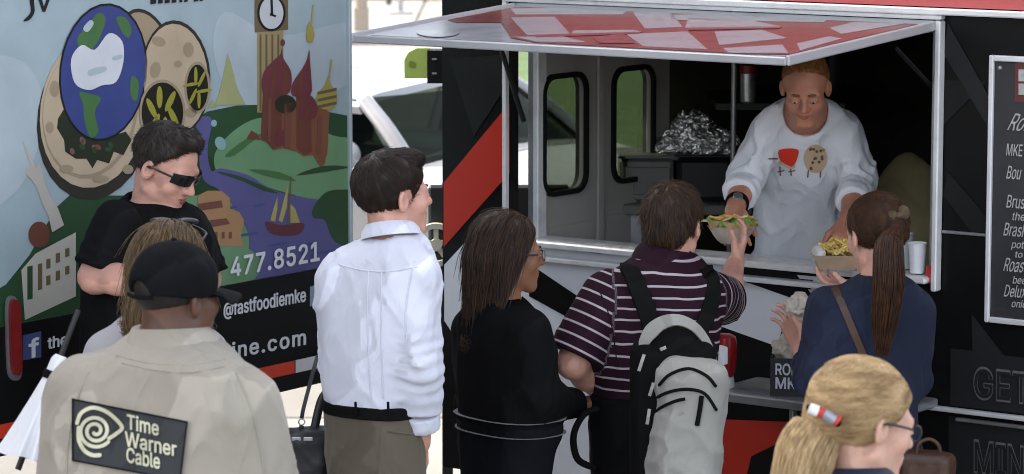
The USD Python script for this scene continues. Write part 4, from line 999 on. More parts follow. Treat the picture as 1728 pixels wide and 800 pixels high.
        s.pants_field = f
        s.trousers = obj(name, biggest(surface(f, lo, hi, res)), material, s.t, smooth=True)
        for h, kn, a in s.legs:
            g = blend([rcone(a + (0, 0, -0.045), a + s.fwd * 0.15 + (0, 0, -0.055), 0.048, 0.040), rcone(a + (0, 0, -.02), a - s.fwd * 0.03 + (0, 0, -.05), 0.05, 0.046)], 0.03)
            gg = lambda p, g=g: np.maximum(g(p), fl + 0.0 - p[:, 2])
            sh = obj('shoe', surface(gg, a - (0.25, 0.25, 0.12), a + (0.25, 0.25, 0.08), 0.010), 'shoe_dark', s.t, smooth=True)
        return s
    def collar(s, material, R=0.066, stand=0.036, fall=0.045, flare=0.022, open_deg=40, tilt=12, name='collar', drop=0.0, fwd=0.0, wide=1.0):
        axis = s.hp(0, -0.022, -0.045) - s.nb; axis = axis / np.linalg.norm(axis) * 0.7 + np.array([0, 0, 0.3]) - s.fwd * math.tan(math.radians(-tilt)) * 0.3
        M = rot_to(axis, s.right); M[:3, 3] = s.nb + (0, 0, drop) + s.fwd * fwd
        prof = [(0, 0), (0.002, stand), (0.008, stand + 0.004), (0.014 + flare * .5, stand - fall * .4), (flare + 0.012, stand - fall), (flare + 0.008, stand - fall - 0.001), (0.010 + flare * .4, stand - fall * .4 - .003), (0.006, stand - 0.004), (-0.003, 0)]
        n = 48; V = []
        for i in range(n + 1):
            th = math.radians(90 + open_deg / 2 + (360 - open_deg) * i / n); e = min(i, n - i) / (n / 2); 
            for j, (dr, z) in enumerate(prof):
                x = 1 + 0.25 * (1 - e) ** 3 * (j in (4, 5))
                V.append(((R * wide + dr) * math.cos(th), (R + dr) * math.sin(th) * 1.05 + 0.0, z * (1 - 0.30 * (1 - e) ** 2) * (x if z < 0 else 1)))
        m = len(prof); F = []
        for i in range(n):
            for j in range(m):
                q = (j + 1) % m; F.append([i * m + j, (i + 1) * m + j, (i + 1) * m + q, i * m + q])
        F += [[j, (j + 1), (m - 2 - j), (m - 1 - j)] for j in range(3)] + [[n * m + m - 1 - j, n * m + m - 2 - j, n * m + j + 1, n * m + j] for j in range(3)]
        v, f = geo((np.array(V), np.array(F))); mm = trimesh.Trimesh(v, f, process=False)
        if mm.volume < 0: mm.invert()
        obj(name, placed(mm, M), material, s.t, smooth=50)
        return s
    # hair
    def hair(s, material, fields, k=0.02, cut=None, groove=0.003, res=0.0055, strands=1800, length=0.05, flow=None, lift=0.35, width=0.0011, seed=1, steps=6, stick=True, region=None, hug=0.002, name='hair', box=0.2, gfreq=(90, 90, 25), sbox_=None, stray=1.0, jitter=0.16):
        """fields: soft shapes in head coordinates (metres at size 1); the strands run along them"""
        F0 = blend(fields, k); hs = s.hs
        def loc_f(q):
            p = q / hs; d = F0(p)
            if cut is not None:
                for c in cut: d = -smin(-d, c(p), 0.008)
            return d * hs
        wf0 = local(loc_f, s.HM)
        def wf(p): return wf0(p) - groove * (meshkit.noise(((p - s.hc) @ s.HM[:3, :3]) * np.array(gfreq), seed) - 0.5) * 2
        R = box * hs
        lo, hi = (s.hc - R, s.hc + R) if sbox_ is None else (s.hc + np.array(sbox_[0]), s.hc + np.array(sbox_[1]))
        m = biggest(surface(wf, lo, hi, res), 0.05)
        hn = obj(name, m, material, s.t, smooth=True)
        if strands:
            rg = np.random.default_rng(seed)
            pts, fi = trimesh.sample.sample_surface(m, strands, seed=seed)
            nrm = m.face_normals[fi]
            if region is not None:
                lp = ((pts - s.hc) @ s.HM[:3, :3]) / hs; ok = region(lp); pts, nrm = pts[ok], nrm[ok]
            N = len(pts); path = np.zeros((N, steps, 3)); p = pts.copy(); st = length * hs / (steps - 1) * rg.uniform(0.6, 1.2, N)[:, None]
            jit = rg.normal(0, jitter, (N, 3)); fly = 0.5 + stray * rg.gamma(0.7, 0.9, N)[:, None]
            for i in range(steps):
                path[:, i] = p
                lp = ((p - s.hc) @ s.HM[:3, :3]) / hs
                d = (flow(lp) + jit) @ s.HM[:3, :3].T
                e = 0.002; g = np.stack([wf0(p + np.eye(3)[a] * e) - wf0(p - np.eye(3)[a] * e) for a in range(3)], 1); g /= np.linalg.norm(g, axis=1, keepdims=True) + 1e-9
                d = d - g * np.sum(d * g, 1, keepdims=True); d /= np.linalg.norm(d, axis=1, keepdims=True) + 1e-9
                d = d + g * lift * (i / steps) * np.minimum(fly, 3) * min(1, stray * 2)
                p = p + d * st
                if stick: p = p - g * (wf0(p)[:, None] - hug * (1 + i * .5) * fly) * 0.8
            strands_prim('strands', path, width, material, s.t, hn)
        return s
def unit(v): v = np.array(v, float); return v / np.linalg.norm(v)
def clip_in(m, c, r): 
    k = (np.linalg.norm(m.triangles_center - c, axis=1) < r); return sub(m, k)
def clip_out(m, balls):
    k = np.ones(len(m.faces), bool); tc = m.triangles_center
    for c, r in balls: k &= np.linalg.norm(tc - c, axis=1) > r
    return sub(m, k)
def sub(m, k):
    f = m.faces[k]; u, inv = np.unique(f, return_inverse=True)
    return trimesh.Trimesh(m.vertices[u], inv.reshape(-1, 3), process=False)
def biggest(m, share=0.1):
    from scipy.sparse import coo_matrix
    from scipy.sparse.csgraph import connected_components
    e = m.edges; n = len(m.vertices)
    c, lab = connected_components(coo_matrix((np.ones(len(e)), (e[:, 0], e[:, 1])), (n, n)), directed=False)
    if c == 1: return m
    cnt = np.bincount(lab[m.faces[:, 0]], minlength=c); keep = cnt >= cnt.max() * share
    return sub(m, keep[lab[m.faces[:, 0]]])
def strands_prim(name, path, width, material, thing_node, parent):
    path = np.asarray(path, float) - thing_node.loc
    N, n = path.shape[:2]
    c = UsdGeom.BasisCurves.Define(stage, numbered(parent.path + '/' + name))
    c.CreateTypeAttr('linear'); c.CreateCurveVertexCountsAttr(Vt.IntArray.FromNumpy(np.full(N, n, np.int32)))
    c.CreatePointsAttr(Vt.Vec3fArray.FromNumpy(path.reshape(-1, 3).astype(np.float32)))
    w = np.tile(np.linspace(1, 0.35, n) * width * 2, N).astype(np.float32)
    c.CreateWidthsAttr(Vt.FloatArray.FromNumpy(w)); c.SetWidthsInterpolation('vertex')
    UsdShade.MaterialBindingAPI.Apply(c.GetPrim()).Bind(UsdShade.Material.Get(stage, '/World/Looks/' + material))
def bundle(guides, n, radius, width, seed, clump=0.15, steps=14, wave=0.004):
    """strands along a guide line (world points) with a radius profile"""
    rg = np.random.default_rng(seed)
    g = curve(guides, 8, False); t = np.linspace(0, 1, len(g)); tt = np.linspace(0, 1, steps)
    G = np.stack([np.interp(tt, t, g[:, k]) for k in range(3)], 1)
    T = np.gradient(G, axis=0); T /= np.linalg.norm(T, axis=1, keepdims=True)
    A = np.cross(T, [0.3, 1, 0.1]); A /= np.linalg.norm(A, axis=1, keepdims=True); B = np.cross(T, A)
    R = np.interp(tt, np.linspace(0, 1, len(radius)), radius)
    an, rr_ = rg.uniform(0, 2 * np.pi, n), np.sqrt(rg.uniform(0.45, 1, n)) 
    tw = rg.normal(0, 0.35, n); ph = rg.uniform(0, 6.3, n)
    a = an[:, None] + tw[:, None] * tt[None]; r = rr_[:, None] * R[None] + wave * np.sin(tt[None] * 9 + ph[:, None]) * tt[None]
    return G[None] + (np.cos(a) * r)[..., None] * A[None] + (np.sin(a) * r)[..., None] * B[None]
mat('shoe_dark', (0.03, 0.026, 0.024), 0.6)
# ------------------------------------------------------------------ clothes
fabric('polo_black', (0.012, 0.012, 0.013)); fabric('sweater_black', (0.008, 0.008, 0.009), sheen=0.08); fabric('jacket_tan', (0.33, 0.295, 0.24), var=0.07)
fabric('shirt_white', (0.66, 0.67, 0.75), var=0.03, bump=0.15); fabric('tee_white', (0.72, 0.73, 0.77), var=0.03, bump=0.15); fabric('khaki', (0.115, 0.095, 0.068)); fabric('denim_dark', (0.012, 0.014, 0.0195)); fabric('trouser_black', (0.010, 0.010, 0.011))
fabric('sweater_navy', (0.0105, 0.0145, 0.034), sheen=0.03); fabric('top_grey', (0.36, 0.35, 0.36)); fabric('navy_cloth', (0.014, 0.018, 0.034)); fabric('cap_black', (0.010, 0.011, 0.013), var=0.2); fabric('patch_dark', (0.030, 0.032, 0.034)); fabric('thread_cream', (0.55, 0.53, 0.38), var=0.06)
fabric('belt_black', (0.012, 0.011, 0.011)); fabric('stripe_white_thread', (0.15, 0.145, 0.155)); fabric('chef_jeans', (0.03, 0.035, 0.05))
fabric('webbing_black', (0.010, 0.010, 0.010)); fabric('pack_beige', (0.285, 0.277, 0.25), var=0.08); fabric('pack_grey', (0.30, 0.29, 0.27)); mat('leather_brown', (0.05, 0.022, 0.012), 0.5, bump=0.2); mat('leather_black', (0.010, 0.010, 0.011), 0.45, bump=0.2)
mat('watch_steel', (0.4, 0.4, 0.4), 0.3, 0.8); mat('buckle_steel', (0.45, 0.45, 0.46), 0.35, 0.8)
usdkit.material(stage, '/World/Looks/polo_striped', {'uv': ('uvmap', {'attribute': 'st'}), 's': ('separate_xyz', {}), 'm': ('math', {'math_type': 'modulo', 'value2': 0.0365}), 'l': ('math', {'math_type': 'less_than', 'value2': 0.0068}),
    'c': ('mix_color', {'a': (0.020, 0.0065, 0.0135), 'b': (0.40, 0.35, 0.37)}), 'pos': ('geometry', {}), 'n': ('noise_texture', {'scale': 320.0}), 'b': ('bump', {'strength': 0.35, 'distance': 0.0015}), 'p': ('principled_bsdf', {'roughness': 0.85, 'specular_ior_level': 0.12})},
    [('uv.UV', 's.vector'), ('s.x', 'm.value1'), ('m.value', 'l.value1'), ('l.value', 'c.fac'), ('c.result', 'p.base_color'), ('pos.position', 'n.vector'), ('n.fac', 'b.height'), ('b.normal', 'p.normal')], surface='p.BSDF')
fabric('scarf_tan', (0.075, 0.048, 0.024))
mat('polo_collar', (0.020, 0.0065, 0.0135), 0.85, spec=0.12)

CRAN = ellip((0, -0.016, 0.036), (0.083, 0.104, 0.091))
def front_cut(c=0.010, a=0.75, b=0.66): return lambda p: c - (p[:, 1] * a - p[:, 2] * b)
def nape_cut(z=-0.06): return lambda p: p[:, 2] - z
def whorl(x=0.0, y=-0.055, z=0.12, add=(0, 0.0, 0)):
    w = np.array([x, y, z]); a = np.array(add)
    return lambda p: (p - w) / (np.linalg.norm(p - w, axis=1, keepdims=True) + 1e-6) + a
def text_px(words, p0, p1, h, bold=True, up=(0, -1)):
    m = meshkit.text_mesh(words, 1.0, 1.0, bold); v = np.array(m.vertices); p0, p1 = np.array(p0, float), np.array(p1, float)
    b = (p1 - p0) / v[:, 0].max(); q = p0 + v[:, :1] * b + v[:, 1:2] * np.array(up, float) * h
    return trimesh.Trimesh(np.column_stack([q, v[:, 2]]), m.faces, process=False)
def glasses(h, lens='glasses_black', frame='glasses_black', wrap=True, name='sunglasses', zl=0.0):
    hs = h.hs
    def hm(m): return placed(trimesh.Trimesh(m.vertices * hs, m.faces, process=False), h.HM)
    g = obj(name, hm(tube([(-0.012, 0.105, 0.010 + zl), (0.012, 0.105, 0.010 + zl)], 0.003, 6)), frame, h.t, smooth=True)
    for k in (-1, 1): obj('temple', hm(tube(curve([(k * 0.070, 0.070, 0.004 + zl), (k * 0.083, 0.03, 0.006 + zl * .6), (k * 0.084, -0.01, 0.004), (k * 0.082, -0.025, -0.012)], 4, False), 0.0032, 6)), frame, g, smooth=True)
    if lens == 'lens':
        for k in (-1, 1):
            an = np.linspace(0, 2 * math.pi, 21); q = np.stack([k * (0.037 + 0.024 * np.cos(an)), 0.104 - 0.10 * np.clip(0.037 + 0.024 * np.cos(an) - 0.02, 0, 1) ** 1.3 * 4, -0.002 + 0.016 * np.sin(an)], 1)
            obj('rim', hm(tube(q, 0.0016, 6, False)), frame, g, smooth=True)
        return g
    for k in (-1, 1):
        n = 9; V = []
        for i in range(n):
            a = i / (n - 1); x = 0.010 + 0.062 * a; y = 0.108 - 0.034 * a ** 2.0; hh = 0.019 * (1 - 0.35 * abs(a - 0.35) ** 1.3)
            for z in (-hh - 0.004, hh * .2, hh * 0.75): V.append((k * x, y - 0.004 * abs(z) / hh, z + 0.006 + zl))
        f = [[i * 3 + j, i * 3 + j + 1, (i + 1) * 3 + j + 1, (i + 1) * 3 + j] for i in range(n - 1) for j in range(2)]
        v, f = geo((np.array(V), np.array(f)))
        v2 = v.copy(); v2[:, 1] -= 0.0025; m = trimesh.Trimesh(np.vstack([v, v2]), np.vstack([f, f[:, ::-1] + len(v)]), process=False)
        obj('lens', hm(m), lens, g, smooth=40)
    return g

# ---- the man with dark glasses in front of the painted truck
def sunglasses_man():
    h = Human('man in black polo and dark wraparound sunglasses, head bowed, before the painted globe', 'person', 10.05, 112,
        [(334, 226, 296, 0, 1.0), (352, 194, 322, 0, .8), (374, 166, 340), (408, 152, 350), (460, 148, 352), (540, 146, 350), (620, 146, 350), (700, 150, 346), (780, 150, 346), (860, 160, 340)], ratio=0.72)
    h.neck(256, 352, 0, 0.060).head(280, 281, -0.04, yaw=117, pitch=27, size=1.06, jaw=1.06)
    h.arm((198, 376, -0.22), (160, 468, -0.26), (262, 478, -0.40), r=(0.058, 0.047, 0.033), hand=dict(tip=(0.9, -0.2, 0.15), palm=(0, 0.3, 1), curl=0.6))
    h.arm((312, 384, 0.20), (344, 470, 0.16), (330, 480, -0.12), r=(0.06, 0.05, 0.035))
    h.finish_body(); h.face(brow='hair_dark_brown', brows=False)
    h.top('polo_shirt', 'polo_black', (250, 640), [(0.84, 0.068, 0, 0.072), (0.94, 0.072, 0, 0.074)], fold=0.014, seed=3, neck=0.070, neck_drop=-0.012, hem_flare=1)
    h.collar('polo_black', R=0.074, open_deg=60, tilt=8, flare=0.03, stand=.03, fall=.05)
    h.pants('trouser_black', (250, 630))
    h.hair('hair_dark_brown', [CRAN, ellip((0, 0.030, 0.104), (0.055, 0.045, 0.026))], cut=[front_cut(-0.008), nape_cut(-0.055)], groove=0.004, strands=2600, length=0.024, flow=whorl(add=(0, 0.15, 0.2)), lift=0.6, width=0.0010, seed=4, steps=5, stick=False)
    glasses(h, zl=0.008)
    return h
# ---- the woman half hidden behind the man with the cap
def hidden_woman():
    h = Human('woman with sunglasses pushed up on loose sandy hair, hidden behind the black cap', 'person', 8.75, -8,
        [(520, 228, 312, 0, 1.0), (545, 190, 338, 0, .7), (575, 166, 356), (620, 154, 366), (700, 154, 366), (800, 158, 366), (900, 150, 376), (1000, 160, 366)])
    h.neck(276, 530, 0, 0.05).head(286, 452, 0.0, yaw=8, pitch=8, size=1.0)
    h.arm((178, 596, 0), (152, 720, 0), (165, 690, 0.28), r=(0.046, 0.038, 0.026)); h.arm((350, 596, 0), (362, 720, 0.05), (350, 690, 0.28), r=(0.046, 0.038, 0.026))
    h.finish_body(fine=0.006)
    h.top('sleeveless_top', 'top_grey', (286, 800), [(0.42, 0.058, 0, 0.060), (0.42, 0.058, 0, 0.06)], fold=0.006, seed=8, neck=0.06)
    h.pants('denim_dark', (286, 790))
    h.hair('hair_sandy', [ellip((0, -0.018, 0.036), (0.090, 0.108, 0.094)), rcone((0, -0.055, 0.0), (-0.01, -0.075, -0.13), 0.088, 0.075), rcone((-0.055, -0.03, 0.0), (-0.062, -0.03, -0.13), 0.040, 0.034), rcone((0.06, -0.03, 0), (0.07, -0.03, -0.12), 0.045, 0.04)],
        cut=[front_cut(0.03)], groove=0.006, strands=2600, length=0.20, flow=lambda p: np.stack([0.5 * p[:, 0] / 0.08, -0.35 - 3 * np.clip(p[:, 2], 0, 1), -0.9 + 0 * p[:, 0]], 1), lift=0.12, width=0.0012, seed=9, steps=9, gfreq=(70, 70, 8))
    hs = h.hs
    def hm(m): return placed(m, h.HM)
    g = obj('sunglasses', hm(tube(curve([(-0.09, -0.02, 0.075), (-0.085, 0.05, 0.10), (0, 0.075, 0.125), (0.085, 0.05, 0.10), (0.09, -0.02, 0.075)], 5, False), 0.0035, 6)), 'glasses_black', h.t, smooth=True)
    for k in (-1, 1): obj('lens', hm(placed(trimesh.creation.icosphere(2, 1.0), np.diag([0.032, 0.020, 0.010, 1]), (k * 0.036, 0.045, 0.128))), 'glasses_black', g, smooth=True)
    obj('tag', hm(boxm((-0.012, 0.0, 0.130), (0.012, 0.02, 0.134))), 'glasses_black', g)
    return h
# ---- the man in the tan jacket and black cap
def cap_man():
    h = Human('man seen from behind in tan work jacket with logo patch and black cap', 'person', 7.62, 22,
        [(560, 228, 350, 0.05, 1.0), (585, 196, 388, 0.02, .85), (610, 160, 412, 0, .75), (645, 122, 430), (700, 106, 446), (800, 102, 456), (900, 102, 458), (1000, 108, 456), (1100, 120, 450)], ratio=0.66)
    h.neck(290, 572, 0.04, 0.068).head(300, 501, 0.06, yaw=46, pitch=1, size=1.0, jaw=1.1)
    h.arm((142, 668, 0), (112, 880, 0), (150, 1010, 0.22), r=(0.062, 0.052, 0.034), hand=dict(tip=(0.1, 0.3, -0.9), palm=(1, 0, 0), curl=0.4))
    h.arm((412, 690, -0.06), (456, 880, -0.06), (430, 1000, 0.26), r=(0.062, 0.052, 0.034), hand=dict(tip=(0, 0.4, -0.9), palm=(-1, 0, 0), curl=0.4, side=-1))
    h.skin = 'skin_brown'
    h.finish_body(); h.face(brow='hair_black', lip='lip_dark')
    h.top('jacket', 'jacket_tan', (290, 1120), [(1.88, 0.088, 0.080, 0.062), (1.88, 0.088, 0.080, 0.062)], fold=0.020, freq=(6, 6, 3.2), seed=21, res=0.0078, neck=0.072, k=0.05, elbow=0.010)
    h.collar('jacket_tan', R=0.080, stand=0.030, fall=0.062, flare=0.034, open_deg=70, tilt=2, drop=-0.002)
    h.pants('trouser_black', (290, 1090))
    h.hair('hair_black', [ellip((0, -0.016, 0.034), (0.080, 0.101, 0.088))], cut=[front_cut(0.02), nape_cut(-0.05)], groove=0.001, strands=0)
    hs = h.hs
    # cap
    dome = ellip((0, -0.012, 0.040), (0.094, 0.114, 0.098))
    def cf(q):
        p = q / hs; d = dome(p)
        d = np.maximum(d, (0.006 + p[:, 1] * -0.10) - p[:, 2])
        hole = ellip((0, -0.125, 0.022), (0.036, 0.04, 0.026))(p); d = np.maximum(d, -hole)
        th = np.arctan2(p[:, 0], p[:, 1] + 0.012); d = d + 0.0018 * np.exp(-(np.sin(th * 3) / 0.12) ** 2)
        d = d + 0.004 * (meshkit.noise(p * 26, 5) - 0.5)
        return d * hs
    cp = obj('cap', biggest(surface(local(cf, h.HM), h.hc - 0.19, h.hc + 0.19, 0.0055)), 'cap_black', h.t, smooth=True)
    def hm(m): return placed(trimesh.Trimesh(m.vertices * hs, m.faces, process=False), h.HM)
    V = []; n = 15
    for i in range(n):
        a = -1.15 + 2.3 * i / (n - 1)
        for r_, dz in ((0.0, 0.0), (0.035, -0.004), (0.078 * math.cos(a * 0.62), -0.016)):
            V.append((0.094 * math.sin(a) * (1 - 0.02 * r_), -0.012 + 0.112 * math.cos(a) + r_, 0.014 + dz - 0.020 * (math.sin(a)) ** 2 * (r_ / 0.078)))
    f = [[i * 3 + j, i * 3 + j + 1, (i + 1) * 3 + j + 1, (i + 1) * 3 + j] for i in range(n - 1) for j in range(2)]
    v, f = geo((np.array(V), np.array(f))); v2 = v - (0, 0, 0.004)
    obj('brim', hm(trimesh.Trimesh(np.vstack([v, v2]), np.vstack([f, f[:, ::-1] + len(v)]), process=False)), 'cap_black', cp, smooth=40)
    obj('strap', hm(tube(curve([(-0.045, -0.112, 0.012), (0, -0.126, 0.010), (0.045, -0.112, 0.012)], 5, False), 0.005, 6)), 'cap_black', cp, smooth=True)
    obj('button', hm(placed(trimesh.creation.icosphere(2, 0.007), None, (0, -0.012, 0.137))), 'cap_black', cp, smooth=True)
    for q in ([(150, 626), (128, 680), (116, 740), (112, 800)], [(398, 628), (424, 690), (438, 750), (446, 800)], [(196, 600), (250, 612), (310, 616), (380, 606)], [(205, 612), (260, 624), (320, 628), (378, 618)]): h.seam(q, 0.0022, 'jacket_tan')
    # patch on the back
    tl, tr, br_, bl = np.array([(121, 672), (317, 711), (305, 812), (121, 778)], float)
    F = h.top_field; D = h.D
    pt = obj('patch', on_body(F, flat(Polygon([tl, tr, br_, bl])), D, 0.003, 0.001), 'patch_dark', h.t, smooth=50)
    def lp(poly): return obj('emblem', on_body(F, flat(poly), D, 0.002, 0.005, 5.0), 'thread_cream', pt)
    obj('patch_border', on_body(F, flat(Polygon([tl, tr, br_, bl]).difference(Polygon([tl, tr, br_, bl]).buffer(-2.5))), D, 0.002, 0.0045, 6.0), 'webbing_black', pt)
    c = np.array([161, 727.0])
    th = np.linspace(0.4, 4.6 * math.pi, 70); r_ = 4 + 25 * (th / th.max()) ** 0.95
    sp = np.stack([c[0] + r_ * np.cos(-th + 2.6) * 1.0, c[1] + r_ * np.sin(-th + 2.6) * 0.98], 1)
    eye = curve([(130, 714), (137, 697), (156, 688), (178, 694), (196, 708), (206, 722), (196, 732), (184, 740)], 4, False)
    low = curve([(133, 722), (133, 742), (142, 760), (156, 768), (168, 768)], 4, False)
    lp(LineString(sp).buffer(3.0).union(LineString(eye).buffer(3.2)).union(LineString(low).buffer(3.4)))
    for words, p0, p1, hgt in (('Time', (213, 723), (268, 735), 24), ('Warner', (210, 752), (298, 770), 24), ('Cable', (212, 779), (270, 791), 24)):
        obj('lettering', on_body(F, text_px(words, p0, p1, hgt, True, up=(0.0, -1)), D, 0.002, 0.005, 6.0), 'thread_cream', pt)
    return h
# ---- the man in the white shirt
def white_shirt_man():
    h = Human('man in white dress shirt with rolled sleeve, belt and khaki trousers, seen from behind', 'person', 9.45, 32,
        [(392, 634, 708, 0, 1.0), (408, 604, 722, 0, .85), (428, 578, 724, 0, .72), (460, 554, 728), (510, 543, 722), (570, 541, 712), (640, 546, 702), (690, 556, 698), (720, 556, 704), (780, 556, 708), (850, 562, 706), (900, 572, 700)], ratio=0.62)
    h.neck(660, 398, 0.0, 0.058).head(664, 330, 0.03, yaw=62, pitch=-2, size=1.04)
    h.arm((702, 462, -0.07), (709, 618, -0.10), (709, 746, -0.02), r=(0.052, 0.043, 0.031), hand=dict(tip=(0.03, 0.25, -0.95), palm=(-0.9, 0.3, 0), curl=0.45, side=-1))
    h.arm((578, 470, 0.04), (572, 610, 0.14), (600, 720, 0.28), r=(0.054, 0.045, 0.032), hand=dict(tip=(0.2, 0.6, -0.7), palm=(1, 0, 0), curl=0.5))
    h.finish_body(); h.face(brow='hair_dark_brown')
    h.top('shirt', 'shirt_white', (630, 694), [(1.64, 0.068, 0.061, 0.056), (1.64, 0.068, 0.060, 0.056)], fold=0.026, freq=(8, 8, 2.8), seed=31, res=0.0072, neck=0.064, k=0.045, elbow=0.006)
    (a, b, c), r = h.arms[0]
    e0, e1 = b + (c - b) * 0.60, b + (c - b) * 0.80
    cuff = surface(lambda p: np.maximum(rcone(b, c, 0.064, 0.056)(p) + fold_noise(p, 0.010, (16, 16, 16), 4), np.maximum((e0 - p) @ unit(c - b), (p - e1) @ unit(c - b))), e1 - 0.16, e1 + 0.16, 0.006)
    obj('rolled_cuff', biggest(cuff), 'shirt_white', h.t, smooth=True)
    h.collar('shirt_white', R=0.064, stand=0.034, fall=0.038, flare=0.012, open_deg=30, tilt=6)
    h.last = Node('/World/' + h.t.path.split('/')[-1] + '/shirt', h.t.loc)
    for q in ([(572, 446), (612, 456), (655, 458), (704, 450)], [(622, 458), (620, 520), (622, 600), (626, 672)], [(644, 458), (643, 520), (644, 600), (646, 672)], [(700, 440), (690, 480), (684, 530), (686, 575)]): h.seam(q, 0.0020, 'shirt_white')
    h.pants('khaki', (630, 690), grow=0.010, fold=0.012, seed=33, leg=(0.105, 0.082, 0.070))
    tf = torso_field(h.st, h.yaw, 0.018)
    z1, z0 = h.P(630, 678)[2], h.P(630, 699)[2]
    bf = lambda p: np.maximum(tf(p), np.maximum(z0 - p[:, 2], p[:, 2] - z1))
    cc = h.P(630, 690)
    bt = obj('belt', surface(bf, cc - (0.32, 0.3, 0.06), cc + (0.32, 0.3, 0.06), 0.007), 'belt_black', h.t, smooth=30)
    for px in (600, 655, 700):
        P0 = cast(tf, np.array([px, px + .5]), np.array([678., 700.]), h.D)
        obj('belt_loop', tube(P0 - (0, 0.005, 0), 0.0045, 6), 'belt_black', bt)
    pk = cast(h.pants_field, np.linspace(655, 698, 8), np.linspace(728, 733, 8), h.D)
    obj('pocket_edge', tube(pk, 0.0035, 6), 'khaki', h.trousers)
    h.hair('hair_dark_brown', [ellip((0, -0.018, 0.038), (0.083, 0.105, 0.094)), ellip((0, 0.050, 0.098), (0.056, 0.042, 0.030))], cut=[front_cut(0.020), nape_cut(-0.075), lambda p: ellip((0.088, 0.01, -0.01), (0.03, 0.028, 0.04))(p), lambda p: ellip((-0.088, 0.01, -0.01), (0.03, 0.028, 0.04))(p)], groove=0.004, strands=3600, length=0.045, stray=0.25, jitter=0.09, flow=whorl(add=(0, 0.25, -0.1)), lift=0.25, width=0.0010, seed=34, steps=6, gfreq=(60, 60, 30))
    return h
# ---- the woman in black
def black_woman():
    h = Human('woman in black sweater with long dark hair and a thin striped hem', 'person', 9.85, 48,
        [(500, 812, 880, 0, 1.0), (515, 792, 898, 0, .8), (540, 778, 922, 0, .7), (590, 774, 938), (640, 774, 940), (690, 776, 944), (720, 778, 944), (760, 780, 930), (810, 786, 922), (880, 800, 905)], ratio=0.70)
    h.neck(846, 505, 0.0, 0.05).head(858, 428, 0.03, yaw=72, pitch=2, size=1.0)
    h.arm((892, 556, -0.10), (908, 668, -0.12), (972, 684, 0.12), r=(0.052, 0.043, 0.03), hand=dict(tip=(0.8, 0.5, 0.1), palm=(0, 0, -1), curl=0.5))
    h.arm((800, 560, 0.1), (800, 680, 0.18), (880, 690, 0.36), r=(0.055, 0.046, 0.03))
    h.skin = 'skin_tan'
    h.finish_body(); h.face(brow='hair_black', lip='lip_dark')
    h.top('sweater', 'sweater_black', (850, 716), [(1.95, 0.070, 0.060, 0.046), (1.95, 0.070, 0.060, 0.046)], fold=0.014, seed=41, neck=0.062, hem_flare=1)
    tf = torso_field(h.st, h.yaw, 0.014); cc = h.P(850, 710)
    for k, (a_, b_) in enumerate(((698, 699.8), (723, 724.8))):
        z1, z0 = h.P(850, a_)[2], h.P(850, b_)[2]
        bf = lambda p, z0=z0, z1=z1: np.maximum(tf(p), np.maximum(z0 - p[:, 2], p[:, 2] - z1))
        obj('hem_stripe', surface(bf, cc - (0.3, 0.3, 0.08), cc + (0.3, 0.3, 0.08), 0.005), 'stripe_white_thread', h.last, smooth=30)
    h.pants('denim_dark', (850, 706))
    h.hair('hair_black_brown', [ellip((0, -0.018, 0.038), (0.090, 0.106, 0.095)), rcone((0, -0.050, -0.02), (0.0, -0.066, -0.25), 0.086, 0.058), rcone((0.062, -0.015, 0.0), (0.072, -0.03, -0.20), 0.040, 0.035), rcone((-0.062, -0.015, 0.0), (-0.072, -0.03, -0.20), 0.040, 0.035)],
        cut=[lambda p: 0.022 - (p[:, 1] * 0.9 - np.clip(p[:, 2], -0.3, 0.12) * 0.52)], groove=0.008, strands=4200, length=0.15, stray=0.5, jitter=0.08, flow=lambda p: np.stack([0.3 * p[:, 0] / 0.08, -0.25 - 3 * np.clip(p[:, 2], 0, 1), -0.95 + 0 * p[:, 0]], 1), lift=0.10, width=0.0012, seed=44, steps=10, gfreq=(60, 60, 7), box=0.36)
    glasses(h, lens='lens', frame='glasses_frame', name='eyeglasses')
    return h
